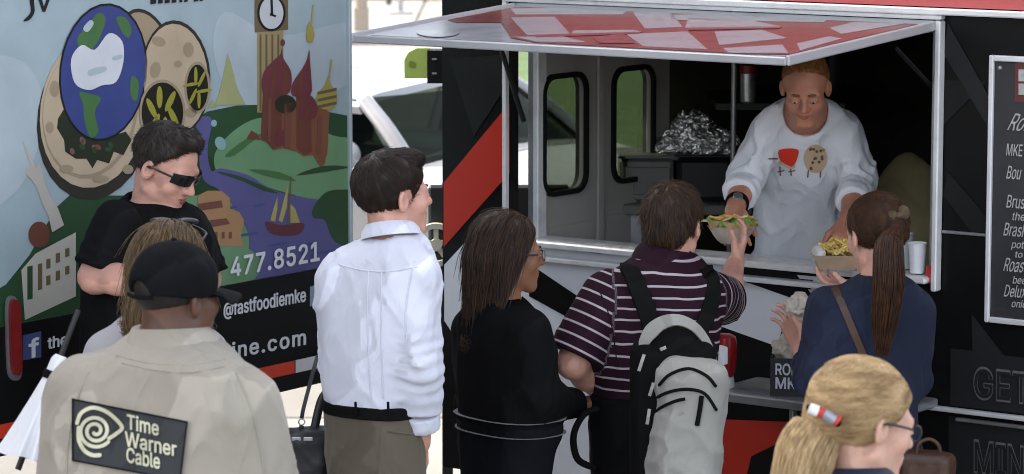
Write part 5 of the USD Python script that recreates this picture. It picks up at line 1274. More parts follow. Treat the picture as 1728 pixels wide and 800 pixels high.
# ---- the man in the striped polo
def stripes_uv(h, v, arms, tf):
    u = v[:, 2].copy() + 0.010 * (meshkit.noise(v * 9.0, 4) - 0.5) + 0.004 * (meshkit.noise(v * 30.0, 5) - 0.5)
    dt = tf(v)
    for g, end, dr, el, (a, b, c) in arms:
        d1 = unit(b - a); da = g(v)
        m = da < dt - 0.004
        u[m] = (1.0 + ((v[m] - a) @ -d1))
    return np.stack([u + 5.0, 0 * u], 1)
def striped_man():
    h = Human('man in maroon polo with thin white stripes, reaching up to the counter for a sandwich', 'person', 10.0, 8,
        [(424, 1082, 1164, 0.03, 1.0), (440, 1058, 1186, 0.02, .8), (462, 1032, 1204, 0, .7), (490, 1014, 1214), (540, 1006, 1216), (600, 1002, 1212), (660, 1002, 1208), (720, 1002, 1208), (790, 1004, 1206), (870, 1016, 1196)], ratio=0.62)
    h.neck(1122, 436, 0.03, 0.062).head(1136, 378, 0.05, yaw=22, pitch=4, size=1.02, jaw=1.08)
    h.arm((1022, 500, -0.01), (966, 612, -0.06), (1022, 664, 0.18), r=(0.058, 0.047, 0.032), hand=dict(tip=(0.7, 0.6, 0.1), palm=(0, 0, 1), curl=0.7))
    h.arm((1200, 500, 0.05), (1222, 508, 0.32), (1241, 444, 0.54), r=(0.056, 0.046, 0.030), hand=dict(tip=(0.32, 0.35, 0.8), palm=(-0.6, 0.3, 0.6), curl=0.5, side=1, spread=1.5, size=0.94))
    h.finish_body()
    h.top('polo_shirt', 'polo_striped', (1110, 700), [(0.90, 0.078, 0, 0.088), (0.80, 0.076, 0, 0.082)], fold=0.010, seed=51, neck=0.068, uvf=stripes_uv, hem_flare=1, res=0.0075)
    h.seam([(1012, 492), (1024, 520), (1034, 560), (1040, 604)], 0.002, 'polo_collar')
    h.collar('polo_collar', R=0.072, stand=0.036, fall=0.050, flare=0.020, open_deg=50, tilt=10)
    h.pants('trouser_black', (1110, 664), grow=0.012)
    (a, b, c), r = h.arms[0]
    q = b + (c - b) * 0.62; d = unit(c - b)
    wt = obj('wristwatch', placed(trimesh.creation.annulus(0.035, 0.040, 0.026, sections=24), rot_to(d), q), 'webbing_black', h.t, smooth=40)
    obj('watch_face', placed(boxm((-0.016, -0.016, 0), (0.016, 0.016, 0.012), 0.004), rot_to(unit(np.array([0.1, -0.9, 0.4]))), q + unit(np.array([0.1, -0.9, 0.4])) * 0.036), 'watch_steel', wt)
    h.hair('hair_brown', [ellip((0, -0.018, 0.036), (0.087, 0.108, 0.096)), ellip((0, -0.07, -0.02), (0.066, 0.045, 0.055))], cut=[front_cut(0.02), nape_cut(-0.085), lambda p: ellip((0.088, 0.004, -0.012), (0.022, 0.024, 0.04))(p), lambda p: ellip((-0.088, 0.004, -0.012), (0.022, 0.024, 0.04))(p)], groove=0.005, strands=3200, length=0.04, flow=whorl(add=(0, 0.1, -0.2)), lift=0.35, width=0.0010, seed=54, steps=6)
    return h
# ---- the woman in navy
def navy_woman():
    h = Human('woman in navy sweater with a long dark ponytail, at the counter holding food', 'person', 9.85, -14,
        [(462, 1452, 1520, 0.02, 1.0), (476, 1428, 1540, 0.01, .8), (496, 1404, 1548, 0, .7), (525, 1392, 1560), (580, 1390, 1558), (640, 1394, 1548), (700, 1390, 1550), (760, 1384, 1556), (820, 1384, 1556), (900, 1396, 1552)], ratio=0.60)
    h.neck(1486, 468, 0.02, 0.05).head(1478, 396, 0.05, yaw=-24, pitch=12, size=1.0)
    h.arm((1398, 520, 0), (1374, 640, -0.02), (1352, 588, 0.22), r=(0.048, 0.040, 0.027), hand=dict(tip=(-0.35, 0.35, 0.85), palm=(-0.5, -0.3, 0.3), curl=0.55, side=1))
    h.arm((1540, 525, 0.04), (1538, 640, 0.06), (1452, 492, 0.62), r=(0.046, 0.038, 0.026), hand=dict(tip=(-0.85, 0.3, 0.22), palm=(0.2, -0.1, 1), curl=0.4, side=-1))
    h.finish_body(); h.face(brow='hair_auburn')
    h.top('sweater', 'sweater_navy', (1480, 770), [(1.55, 0.066, 0.058, 0.050), (1.75, 0.066, 0.058, 0.046)], fold=0.011, seed=61, neck=0.056, elbow=0.010)
    h.pants('denim_dark', (1480, 750), grow=-0.002)
    h.hair('hair_auburn', [ellip((0, -0.020, 0.036), (0.086, 0.107, 0.092)), ellip((0.0, -0.105, -0.005), (0.045, 0.034, 0.04))], cut=[front_cut(0.014), nape_cut(-0.065)], groove=0.004, strands=3000, length=0.10, stray=0.3, jitter=0.07, flow=lambda p: np.array([0, -0.14, -0.02]) - p, lift=0.05, width=0.0011, seed=64, steps=7, gfreq=(60, 60, 30))
    T0 = h.hp(0.0, -0.118, -0.006)
    pony = bundle([T0, h.P(1500, 420, -0.16), h.P(1500, 470, -0.18), h.P(1494, 530, -0.17), h.P(1488, 600, -0.16)], 900, [0.022, 0.045, 0.048, 0.042, 0.014], 0.0012, 65)
    ps = obj('ponytail', tube(curve([T0, h.P(1500, 420, -0.16), h.P(1500, 470, -0.18), h.P(1494, 530, -0.17), h.P(1488, 585, -0.16)], 6, False), np.interp(np.linspace(0, 1, 25), [0, .2, .6, 1], [.018, .036, .036, .006]), 14), 'hair_auburn', h.t, smooth=True)
    strands_prim('strands', pony, 0.0012, 'hair_auburn', h.t, ps)
    # pale bow
    bo = obj('hair_bow', placed(trimesh.creation.icosphere(2, 1.0), h.HM @ np.diag([0.015, 0.012, 0.012, 1]), h.HM[:3, :3] @ (0.012, -0.125, 0.045)), 'scarf_tan', h.t, smooth=True)
    for k in (-1, 1):
        m = placed(trimesh.creation.icosphere(2, 1.0), np.diag([0.020, 0.012, 0.023, 1]), (0.012 + k * 0.020, -0.122, 0.048 + k * 0.006)); obj('loop', placed(m, h.HM), 'scarf_tan', bo, smooth=True)
    return h
# ---- the blonde woman near the camera
def blonde_woman():
    h = Human('blonde woman in the foreground with a low ponytail and glasses, head bent, turned right', 'person', 6.95, 58,
        [(800, 1420, 1500, 0, 1.0), (825, 1372, 1530, 0, .8), (860, 1330, 1556, 0, .7), (920, 1310, 1572), (1000, 1316, 1566), (1100, 1326, 1556), (1200, 1310, 1570)], ratio=0.66)
    h.neck(1446, 812, 0.0, 0.050).head(1460, 713, 0.03, yaw=66, pitch=14, roll=-4, size=1.07)
    h.arm((1550, 890, 0), (1580, 1080, 0), (1600, 1050, 0.25), r=(0.05, 0.04, 0.028)); h.arm((1332, 890, 0), (1316, 1080, 0), (1400, 1080, 0.25), r=(0.05, 0.04, 0.028))
    h.skin = 'skin_pale'
    h.finish_body(fine=0.0042); h.face(brow='hair_sandy')
    h.top('blouse', 'navy_cloth', (1446, 1200), [(1.4, 0.066, 0.058, 0.05), (1.4, 0.066, 0.058, 0.05)], fold=0.008, seed=71, neck=0.058)
    h.collar('navy_cloth', R=0.060, stand=0.03, fall=0.04, flare=0.016, open_deg=40, tilt=8)
    h.pants('denim_dark', (1446, 1180))
    tie = np.array([0.0, -0.128, -0.018])
    h.hair('hair_blonde', [ellip((0, -0.020, 0.036), (0.088, 0.110, 0.094)), ellip((0, -0.095, -0.01), (0.050, 0.036, 0.045))],
        cut=[lambda p: 0.016 - (p[:, 1] * 0.80 - p[:, 2] * 0.60), nape_cut(-0.072), lambda p: ellip((0.09, 0.016, -0.018), (0.024, 0.026, 0.034))(p), lambda p: ellip((-0.09, 0.016, -0.018), (0.024, 0.026, 0.034))(p)],
        groove=0.0035, strands=6500, length=0.15, stray=0.10, jitter=0.035, flow=lambda p: tie - p + np.array([0, -0.02, 0]), lift=0.03, width=0.0010, seed=74, steps=9, gfreq=(80, 80, 30), res=0.0048)
    T0 = h.hp(*tie)
    gd = [T0, h.P(1384, 716, 0.0), h.P(1362, 760, -0.02), h.P(1348, 830, -0.03), h.P(1340, 920, -0.02)]
    ps = obj('ponytail', tube(curve(gd, 6, False), np.interp(np.linspace(0, 1, 25), [0, .12, .3, .7, 1], [.018, .030, .054, .050, .008]), 16), 'hair_blonde_tail', h.t, smooth=True)
    strands_prim('strands', bundle(gd, 2200, [0.022, 0.052, 0.066, 0.062, 0.02], 0.001, 75), 0.0011, 'hair_blonde_tail', h.t, ps)
    # hair tie in white, red and silver
    d = unit(h.P(1376, 730, 0) - T0)
    mat('tie_white', (0.7, 0.7, 0.7), 0.4); mat('tie_red', (0.45, 0.03, 0.02), 0.4); mat('tie_silver', (0.30, 0.31, 0.35), 0.3, 0.6)
    # a band across the tail's root, with three coloured barrels
    a_, b_ = h.P(1366, 688, -0.06), h.P(1414, 712, -0.07)
    bn = obj('hair_tie', tube(curve([h.hp(0.02, -0.100, 0.01), a_, (a_ + b_) / 2 - (0, 0.012, 0), b_, h.hp(0.03, -0.095, -0.03)], 5, False), 0.008, 8), 'webbing_black', h.t, smooth=True)
    for (x, y, x2, y2, mt) in ((1366, 689, 1380, 694, 'tie_white'), (1381, 694, 1388, 698, 'tie_red'), (1389, 698, 1408, 709, 'tie_silver'), (1409, 708, 1414, 712, 'tie_red')):
        obj('bead', tube([h.P(x, y, -0.085), h.P(x2, y2, -0.085)], 0.0125, 12), mt, bn, smooth=40)
    glasses(h, lens='lens', frame='glasses_frame', name='eyeglasses')
    return h
# ---- the man serving at the window
def server():
    h = Human('man in white printed shirt leaning out of the serving window, handing over food', 'person', 11.25, 184,
        [(164, 1330, 1390, -0.26, 1.0), (176, 1314, 1406, -0.23, .85), (194, 1294, 1426, -0.18, .72), (222, 1276, 1438, -0.14, .66), (270, 1274, 1434, -0.08), (330, 1279, 1424, 0.0), (400, 1276, 1426, 0.06), (450, 1276, 1428, 0.10), (520, 1276, 1430, 0.12), (590, 1282, 1424, 0.12)], ratio=0.60, feet=0.78)
    h.neck(1360, 178, -0.26, 0.058).head(1359, 148, -0.38, yaw=188, pitch=27, size=0.96, jaw=0.98)
    h.arm((1296, 226, -0.18), (1258, 302, -0.18), (1240, 354, -0.42), r=(0.054, 0.045, 0.031), hand=dict(tip=(-0.05, -0.75, -0.55), palm=(0.3, 0.6, -0.6), curl=0.55, side=1, spread=1.4))
    h.arm((1424, 226, -0.18), (1448, 304, -0.16), (1432, 376, -0.44), r=(0.054, 0.045, 0.031), hand=dict(tip=(-0.25, -0.75, -0.5), palm=(-0.3, 0.3, -0.9), curl=0.4, side=-1))
    h.skin = 'skin_ruddy'
    h.finish_body(fine=0.0042); h.face(brow='hair_ginger')
    h.top('long_sleeved_shirt', 'tee_white', (1350, 560), [(1.50, 0.063, 0.056, 0.049), (1.50, 0.063, 0.056, 0.049)], fold=0.032, freq=(8, 8, 3.2), seed=81, res=0.0070, neck=0.074, neck_drop=-0.022, elbow=0.013, vneck=0.02)
    h.pants('chef_jeans', (1350, 545), grow=-0.004)
    h.hair('hair_ginger', [ellip((0, -0.018, 0.036), (0.081, 0.102, 0.089))], cut=[front_cut(-0.024, 0.75, 0.66), nape_cut(-0.055), lambda p: ellip((0.088, 0.0, -0.012), (0.02, 0.024, 0.045))(p), lambda p: ellip((-0.088, 0.0, -0.012), (0.02, 0.024, 0.045))(p)], groove=0.002, strands=1500, length=0.013, stray=0.15, jitter=0.1, flow=whorl(), lift=0.3, width=0.0009, seed=84, steps=4)
    (a, b, c), r = h.arms[0]
    q = b + (c - b) * 0.86; d = unit(c - b)
    wt = obj('wristwatch', placed(trimesh.creation.annulus(0.035, 0.041, 0.024, sections=24), rot_to(d), q - d * 0.012), 'webbing_black', h.t, smooth=40)
    obj('watch_face', placed(trimesh.creation.cylinder(0.017, 0.01, sections=20), rot_to((0.1, -0.5, 0.85)), q + unit((0.1, -0.5, 0.85)) * 0.038), 'watch_steel', wt)
    F, D = h.top_field, 11.0
    mat('print_scarlet', C(214, 52, 30), 0.8); mat('print_biscuit', C(196, 172, 140), 0.8); mat('print_brown', C(110, 78, 70), 0.8)
    def pr(n, poly, m, lift=0.002): return obj(n, on_body(F, flat(poly), D, 0.001, lift, 5.0), m, h.last)
    pr('print', Polygon(curve([(1315, 253), (1346, 252), (1345, 268), (1338, 282), (1328, 283), (1317, 272)], 3)), 'print_scarlet')
    pr('print', LineString([(1316, 274), (1326, 280), (1336, 284), (1340, 281)]).buffer(2), 'print_biscuit', 0.0035)
    for x in (1316, 1334): pr('print', LineString([(x, 282), (x + 1, 296)]).buffer(1.1).union(LineString([(x - 3, 290), (x + 7, 288)]).buffer(1.0)), 'print_brown')
    pr('print', LineString([(1298, 268), (1312, 268)]).buffer(1.3), 'print_brown')
    pr('print', Polygon(oval(1376, 268, 20, 24)), 'print_biscuit')
    rr_ = random.Random(8)
    for _ in range(14):
        x, y = rr_.uniform(1362, 1390), rr_.uniform(251, 285); pr('print', Polygon(oval(x, y, 2.6, 2.6, 0, 8)), rr_.choice(['print_brown', 'print_brown', 'print_olive_yellow']), 0.0035)
    for x in (1364, 1385): pr('print', LineString([(x, 288), (x - 1, 299)]).buffer(1.1), 'print_brown')
    return h
people = {}
import time as _t
for fn in (sunglasses_man, hidden_woman, cap_man, white_shirt_man, black_woman, striped_man, navy_woman, blonde_woman, server):
    _a = _t.time(); people[fn.__name__] = fn(); print(fn.__name__, round(_t.time() - _a, 1))
# ------------------------------------------------------------------ things in hands, on the counter and in the truck
mat('kraft_pale', (0.36, 0.30, 0.25), 0.8, var=0.15, vscale=30); mat('kraft_paper', (0.30, 0.21, 0.14), 0.8, var=0.2, vscale=30); mat('wax_paper', (0.58, 0.57, 0.55), 0.5, var=0.1, vscale=30); mat('napkin', (0.42, 0.37, 0.31), 0.85, var=0.15, vscale=30)
mat('flatbread', (0.42, 0.27, 0.13), 0.8, var=0.25, vscale=40); mat('lettuce_green', (0.16, 0.30, 0.05), 0.5, var=0.3, vscale=40); mat('cheese_orange', (0.62, 0.32, 0.07), 0.5, var=0.15); mat('cream_strip', (0.62, 0.52, 0.30), 0.5)
mat('fry_gold', (0.62, 0.43, 0.09), 0.6, var=0.2, vscale=40); mat('fry_pale', (0.66, 0.52, 0.18), 0.6, var=0.2, vscale=40); mat('fry_brown', (0.45, 0.27, 0.06), 0.6, var=0.2, vscale=40)
mat('ketchup_red', (0.22, 0.008, 0.010), 0.25); mat('plastic_white', (0.70, 0.70, 0.72), 0.35); mat('card_black', (0.008, 0.008, 0.010), 0.6); mat('letter_white', (0.46, 0.46, 0.52), 0.7)
mat('foil', (0.62, 0.62, 0.60), 0.36, 1.0, var=0.1); mat('appliance_grey', (0.13, 0.13, 0.12), 0.5, 0.2, var=0.15); mat('appliance_black', (0.008, 0.008, 0.008), 0.5); mat('steel_bright', (0.5, 0.5, 0.5), 0.25, 0.9); mat('lid_red', (0.20, 0.01, 0.01), 0.4)
mat('sacking', (0.30, 0.25, 0.13), 0.9, var=0.2, vscale=8, bump=0.5, bscale=120); mat('cup_clear', (0.40, 0.43, 0.43), 0.25); mat('canopy_white', (0.72, 0.72, 0.74), 0.7, var=0.05); mat('cream_paint', (0.62, 0.58, 0.46), 0.5)
rp = random.Random(11)
def crumple(c, r, amp, seed, h=0.006, freq=28):
    c = np.array(c, float); r = np.array(r, float)
    e = ellip(c, r)
    f = lambda p: e(p) - amp * (1 - 2 * np.abs(meshkit.noise((p - c) * freq, seed) * 2 - 1)) - amp * .6 * (1 - 2 * np.abs(meshkit.noise((p - c) * freq * 2.1, seed + 1) * 2 - 1))
    return biggest(surface(f, c - r - amp * 3, c + r + amp * 3, h))
def stick(c, L, w, yaw, pitch, roll=0):
    return placed(boxm((-L / 2, -w / 2, -w / 2), (L / 2, w / 2, w / 2), w * 0.2), trimesh.transformations.translation_matrix(c) @ Rz(yaw) @ Ry(pitch) @ Rx(roll))
def sandwich():
    D = 10.72; c = W(1235, 384, D); s = D / FOC
    t = thing('sandwich', 'loaded flatbread sandwich in white paper, passed from the server to the man in stripes', 'sandwich', c - (0, 0, 0.05))
    def shell(r0, r1, z0, z1, wob, seed, th, a0=0, a1=360):
        n, m = 32, 7; V = []
        for side in (0, 1):
            for i in range(m):
                q = i / (m - 1); r = (r0 + (r1 - r0) * q ** 0.7) - side * th; z = z0 + (z1 - z0) * q
                for j in range(n):
                    a = 2 * math.pi * j / n; w = 1 + wob * q * math.sin(5 * a + seed) + wob * .6 * q * math.sin(11 * a + 2 * seed)
                    V.append((1.55 * r * w * math.cos(a), 1.15 * r * w * math.sin(a), 1.15 * z + wob * .25 * q * math.sin(3 * a + seed) * 0.3))
        F = []
        for side in (0, 1):
            for i in range(m - 1):
                for j in range(n):
                    k = (j + 1) % n; b = side * m * n; q = [b + i * n + j, b + i * n + k, b + (i + 1) * n + k, b + (i + 1) * n + j]; F.append(q if side == 0 else q[::-1])
        for j in range(n):
            k = (j + 1) % n; F += [[(m - 1) * n + j, (m - 1) * n + k, 2 * m * n - n + k, 2 * m * n - n + j], [k, j, m * n + j, m * n + k]]
        v, f = geo((np.array(V), np.array(F))); return trimesh.Trimesh(v + c, f, process=False)
    obj('paper_wrap', shell(0.022, 0.050, -0.046, 0.002, 0.10, 1.0, 0.002), 'kraft_pale', t, smooth=40)
    obj('bread', shell(0.021, 0.054, -0.036, 0.020, 0.05, 2.0, 0.010), 'flatbread', t, smooth=40)
    for i in range(9):
        a = i * 0.7; p = c + (0.066 * math.cos(a), 0.044 * math.sin(a), 0.016 + 0.004 * (i % 3))
        m = trimesh.creation.icosphere(2, 1.0); v = m.vertices * (0.022, 0.018, 0.006); v[:, 2] += 0.010 * np.sin(v[:, 0] * 190 + i) * np.cos(v[:, 1] * 170); m.vertices = v
        obj('lettuce', placed(m, Rz(i * 40), p), 'lettuce_green', t, smooth=True)
    for i in range(14): obj('filling_strip', stick(c + (rp.uniform(-.058, .058), rp.uniform(-.035, .02), 0.030 + rp.uniform(0, .010)), rp.uniform(.03, .055), 0.007, rp.uniform(-40, 40), rp.uniform(-20, 20)), rp.choice(['cheese_orange', 'cheese_orange', 'cream_strip']), t)
    obj('fry', stick(c + (-0.078, -0.01, 0.024), 0.07, 0.008, 5, 2), 'cream_strip', t); obj('fry', stick(c + (0.058, -0.01, 0.024), 0.05, 0.007, -15, 4), 'cream_strip', t)
sandwich()
def fries():
    D = 10.55; c = W(1411, 434, D); K = 1.35
    t = thing('fries_tray', 'paper tray heaped with yellow fries, held between the server and the woman in navy', 'fries', c - (0, 0, 0.03))
    def tray(lo, hi, z0, z1, th):
        V = []
        for k, (a, z) in enumerate(((lo, z0), (hi, z1), (hi - th, z1), (lo - th, z0 + th))):
            for x, y in ((-1, -1), (1, -1), (1, 1), (-1, 1)): V.append((x * a, y * a * 0.72, z))
        F = [[r * 4 + j, r * 4 + (j + 1) % 4, (r + 1) * 4 + (j + 1) % 4, (r + 1) * 4 + j] for r in range(3) for j in range(4)] + [[3, 2, 1, 0], [12, 13, 14, 15]]
        v, f = geo((np.array(V), np.array(F))); return trimesh.Trimesh(v + c, f, process=False)
    obj('tray', placed(tray(0.043 * K, 0.060 * K, -0.036, 0.012, 0.003)), 'kraft_paper', t)
    obj('liner', crumple(c + (-0.058, -0.01, 0.014), (0.022, 0.03, 0.022), 0.006, 4), 'wax_paper', t, smooth=40)
    for i in range(70):
        r = math.sqrt(rp.random()); a = rp.uniform(0, 6.28); x, y = 0.050 * K * r * math.cos(a), 0.034 * K * r * math.sin(a)
        obj('fry', stick(c + (x, y, 0.008 + 0.042 * (1 - r * r) + rp.uniform(-.004, .008)), rp.uniform(.035, .06), rp.uniform(.0065, .009), rp.uniform(0, 180), rp.uniform(-35, 35), rp.uniform(0, 90)), rp.choice(['fry_gold', 'fry_gold', 'fry_pale', 'fry_brown']), t)
fries()
def paper_wad():
    c = W(1350, 520, 10.05)
    n = obj('paper_wad', crumple(c, (0.034, 0.03, 0.036), 0.012, 7, 0.0045, 34), 'napkin', None, smooth=False)
    tag(stage.GetPrimAtPath(n.path), 'crumpled tan paper napkin held up in the hand of the woman in navy', 'paper napkin')
paper_wad()
S_top = sz
def shelf_point(px, py, D): p = W(px, py, D); return p
def ketchup():
    # stands near the front edge of the shelf
    n = SN - 0.08; u = ru(1221, 640, n); b = RT.T(u, S_top, n)
    t = thing('ketchup_bottle', 'red squeeze bottle with a white label, standing on its white cap on the shelf', 'bottle', b)
    k = 1.12
    obj('cap', placed(lathe([(0, 0.0), (0.031 * k, 0.0), (0.034 * k, 0.006), (0.030 * k, 0.038), (0, 0.038)], 28), None, b), 'plastic_white', t, smooth=40)
    bd = obj('bottle', placed(lathe([(0, 0.0385), (0.026 * k, 0.0385), (0.036 * k, 0.055), (0.039 * k, 0.10), (0.039 * k, 0.15), (0.035 * k, 0.172), (0.022 * k, 0.18), (0, 0.181)], 32), None, b), 'ketchup_red', t, smooth=40)
    an = np.linspace(-2.55, -1.35, 12); V = [(0.0408 * k * math.cos(a), 0.0408 * k * math.sin(a), z) for a in an for z in (0.082 + 0.016 * abs(a + 1.95) ** 2, 0.150 - 0.02 * abs(a + 1.95) ** 2)]
    f = [[2 * i, 2 * i + 2, 2 * i + 3, 2 * i + 1] for i in range(11)]
    v, f = geo((np.array(V), np.array(f))); v2 = v * (0.97, 0.97, 1)
    obj('label', trimesh.Trimesh(np.vstack([v, v2]) + b, np.vstack([f, f[:, ::-1] + len(v)]), process=False), 'plastic_white', bd, smooth=True)
ketchup()
def roll_box():
    n = SN - 0.10; u = ru(1334, 640, n); b = RT.T(u, S_top, n)
    t = thing('napkin_box', 'small black box with white block letters standing on the shelf, brown paper in it', 'box', b)
    B = Plane(b, -12.0)
    w = 0.062
    for m in (B.bx(-w, w, S_top, S_top + 0.13, -0.09, -0.086), B.bx(-w, w, S_top, S_top + 0.125, 0.036, 0.04), B.bx(-w, -w + .004, S_top, S_top + 0.13, -0.0855, 0.0355), B.bx(w - .004, w, S_top, S_top + 0.13, -0.0855, 0.0355)): obj('panel', m, 'card_black', t)
    obj('bottom', B.bx(-w + .005, w - .005, S_top + .001, S_top + 0.006, -0.085, 0.035), 'card_black', t)
    for words, z in (('ROLL', S_top + 0.072), ('MKE', S_top + 0.026)):
        m = meshkit.text_mesh(words, 0.036, 0.002, True); v = np.array(m.vertices); v[:, 0] *= 0.096 / v[:, 0].max(); v[:, 0] -= 0.048
        obj('lettering', trimesh.Trimesh(B.T(v[:, 0], v[:, 1] + z, 0.0405 + v[:, 2]), m.faces, process=False), 'letter_white', t)
    q = B.T(-0.005, S_top + 0.145, -0.03)
    g = obj('brown_napkin', crumple(q, (0.050, 0.04, 0.040), 0.014, 9, 0.005, 26), 'napkin', None); tag(stage.GetPrimAtPath(g.path), 'crumpled brown paper bag sticking out of the small black box on the shelf', 'paper bag')
roll_box()
def cups():
    zc = WZ0 + 0.0145
    for px, h_, r_, lab in ((1548, 0.098, 0.030, 'white paper cup on the counter beside the dark ponytail, nearest the window frame'), (1527, 0.115, 0.028, 'cloudy clear plastic cup on the counter, behind the white paper cup')):
        n = 0.0 if px == 1548 else -0.07; u = ru(px, 430, n); b = RT.T(u, zc, n)
        t = thing('cup', lab, 'cup', b)
        mt = 'plastic_white' if px == 1548 else 'cup_clear'
        obj('cup_body', placed(lathe([(0, 0), (r_ * .78, 0), (r_, h_), (r_ - .003, h_), (r_ * .74, 0.005), (0, 0.005)], 24), None, b), mt, t, smooth=40)
        obj('cup_rim', placed(trimesh.creation.torus(r_, 0.0025, 24, 8), None, b + (0, 0, h_)), mt, t, smooth=True)
cups()
# inside the truck
def on_ground_in_truck(px, py, D): p = W(px, py, D); return p
def kitchen():
    # worktop along the end wall carrying the steamer, the black pot and the foil
    D = 12.0; a, b = W(1046, 340, D), W(1245, 330, D); zt = a[2] - 0.004
    t = thing('worktop', 'dark steel worktop inside the truck under the foil heap', 'worktop', ((a[0] + b[0]) / 2, D + .1, 0.78))
    obj('top', boxm((a[0] - 0.0, D - 0.06, zt - 0.04), (b[0] + 0.05, D + 0.36, zt), 0.005), 'appliance_grey', t)
    for x in (a[0] + 0.06, b[0] - 0.02): obj('leg', boxm((x - 0.02, D - 0.03, 0.782), (x + 0.02, D + 0.01, zt - 0.043)), 'dull_steel', t)
    obj('shelf', boxm((a[0] + .03, D - 0.02, 1.0), (b[0], D + 0.32, 1.03)), 'appliance_black', t)
    a, b = W(1046, 268, D), W(1136, 330, D)
    t = thing('food_warmer', 'grey metal food warmer with a front lip, below the door window in the truck', 'food warmer', ((a[0] + b[0]) / 2, D, zt))
    obj('housing', boxm((a[0], D, zt + 0.002), (b[0], D + 0.28, a[2]), 0.012), 'appliance_grey', t)
    obj('front_panel', boxm((a[0] + .012, D - 0.008, zt + 0.03), (b[0] - .012, D - 0.001, a[2] - 0.03), 0.003), 'appliance_grey', t)
    obj('lid', boxm((a[0] - 0.006, D - 0.012, a[2] + .001), (b[0] + 0.006, D + 0.285, a[2] + 0.014), 0.004), 'appliance_grey', t)
    a, b = W(1142, 266, D), W(1236, 322, D)
    t = thing('black_pan', 'deep black roasting pan in the truck, under the crumpled foil', 'roasting pan', ((a[0] + b[0]) / 2, D, zt))
    obj('pan', boxm((a[0], D, zt + 0.002), (b[0], D + 0.26, a[2]), 0.02), 'appliance_black', t)
    obj('rim', boxm((a[0] - .01, D - 0.01, a[2] + .001), (b[0] + .01, D + 0.27, a[2] + 0.01), 0.003), 'appliance_black', t)
    c = W(1168, 232, D + 0.12); c2 = W(1210, 248, D + 0.1); c3 = W(1136, 250, D + .12)
    e = blend([ellip(c, (0.075, 0.07, 0.085)), ellip(c2, (0.075, 0.07, 0.045)), ellip(c3, (0.06, 0.06, 0.03))], 0.03)
    f = lambda p: e(p) - 0.016 * (1 - 2 * np.abs(meshkit.noise(p * 38, 3) * 2 - 1)) - 0.012 * (1 - 2 * np.abs(meshkit.noise(p * 75, 4) * 2 - 1))
    n = obj('foil_heap', surface(f, c - 0.24, c + 0.26, 0.0065), 'foil', None); tag(stage.GetPrimAtPath(n.path), 'heap of crumpled aluminium foil inside the truck left of the server', 'foil')
    # steel cylinder with a red lid, on its own post shelf
    D2 = 11.95; p = W(1262, 172, D2)
    t = thing('steel_canister', 'steel canister with a dark red lid standing behind the server\'s shoulder', 'canister', p)
    obj('canister', placed(lathe([(0, 0), (0.028, 0), (0.030, 0.006), (0.030, 0.105), (0, 0.105)], 24), None, p), 'steel_bright', t, smooth=40)
    obj('lid', placed(lathe([(0, 0.106), (0.032, 0.106), (0.032, 0.135), (0.018, 0.142), (0, 0.142)], 24), None, p), 'lid_red', t, smooth=40)
    s = thing('wall_shelf', 'narrow dark shelf on the far side of the truck under the canister', 'shelf', p - (0, 0, 0.02))
    obj('board', boxm(p + (-0.12, -0.06, -0.025), p + (0.35, 1.1, -0.001)), 'appliance_black', s)
    # olive sacking bulk behind the counter at the right
    D3 = 11.35; a, b = W(1480, 300, D3), W(1592, 286, D3)
    c = (a + b) / 2
    e = lambda p: ellip((c[0], D3 + 0.06, 1.05), (0.19, 0.14, 0.56))(p) - fold_noise(p, 0.018, (8, 8, 5), 5)
    n = obj('sack', surface(e, (c[0] - .3, D3 - .2, 0.78), (c[0] + .3, D3 + .3, 1.75), 0.011), 'sacking', None, smooth=True); tag(stage.GetPrimAtPath(n.path), 'bulky olive brown sack behind the counter at the right of the server', 'sack')
kitchen()
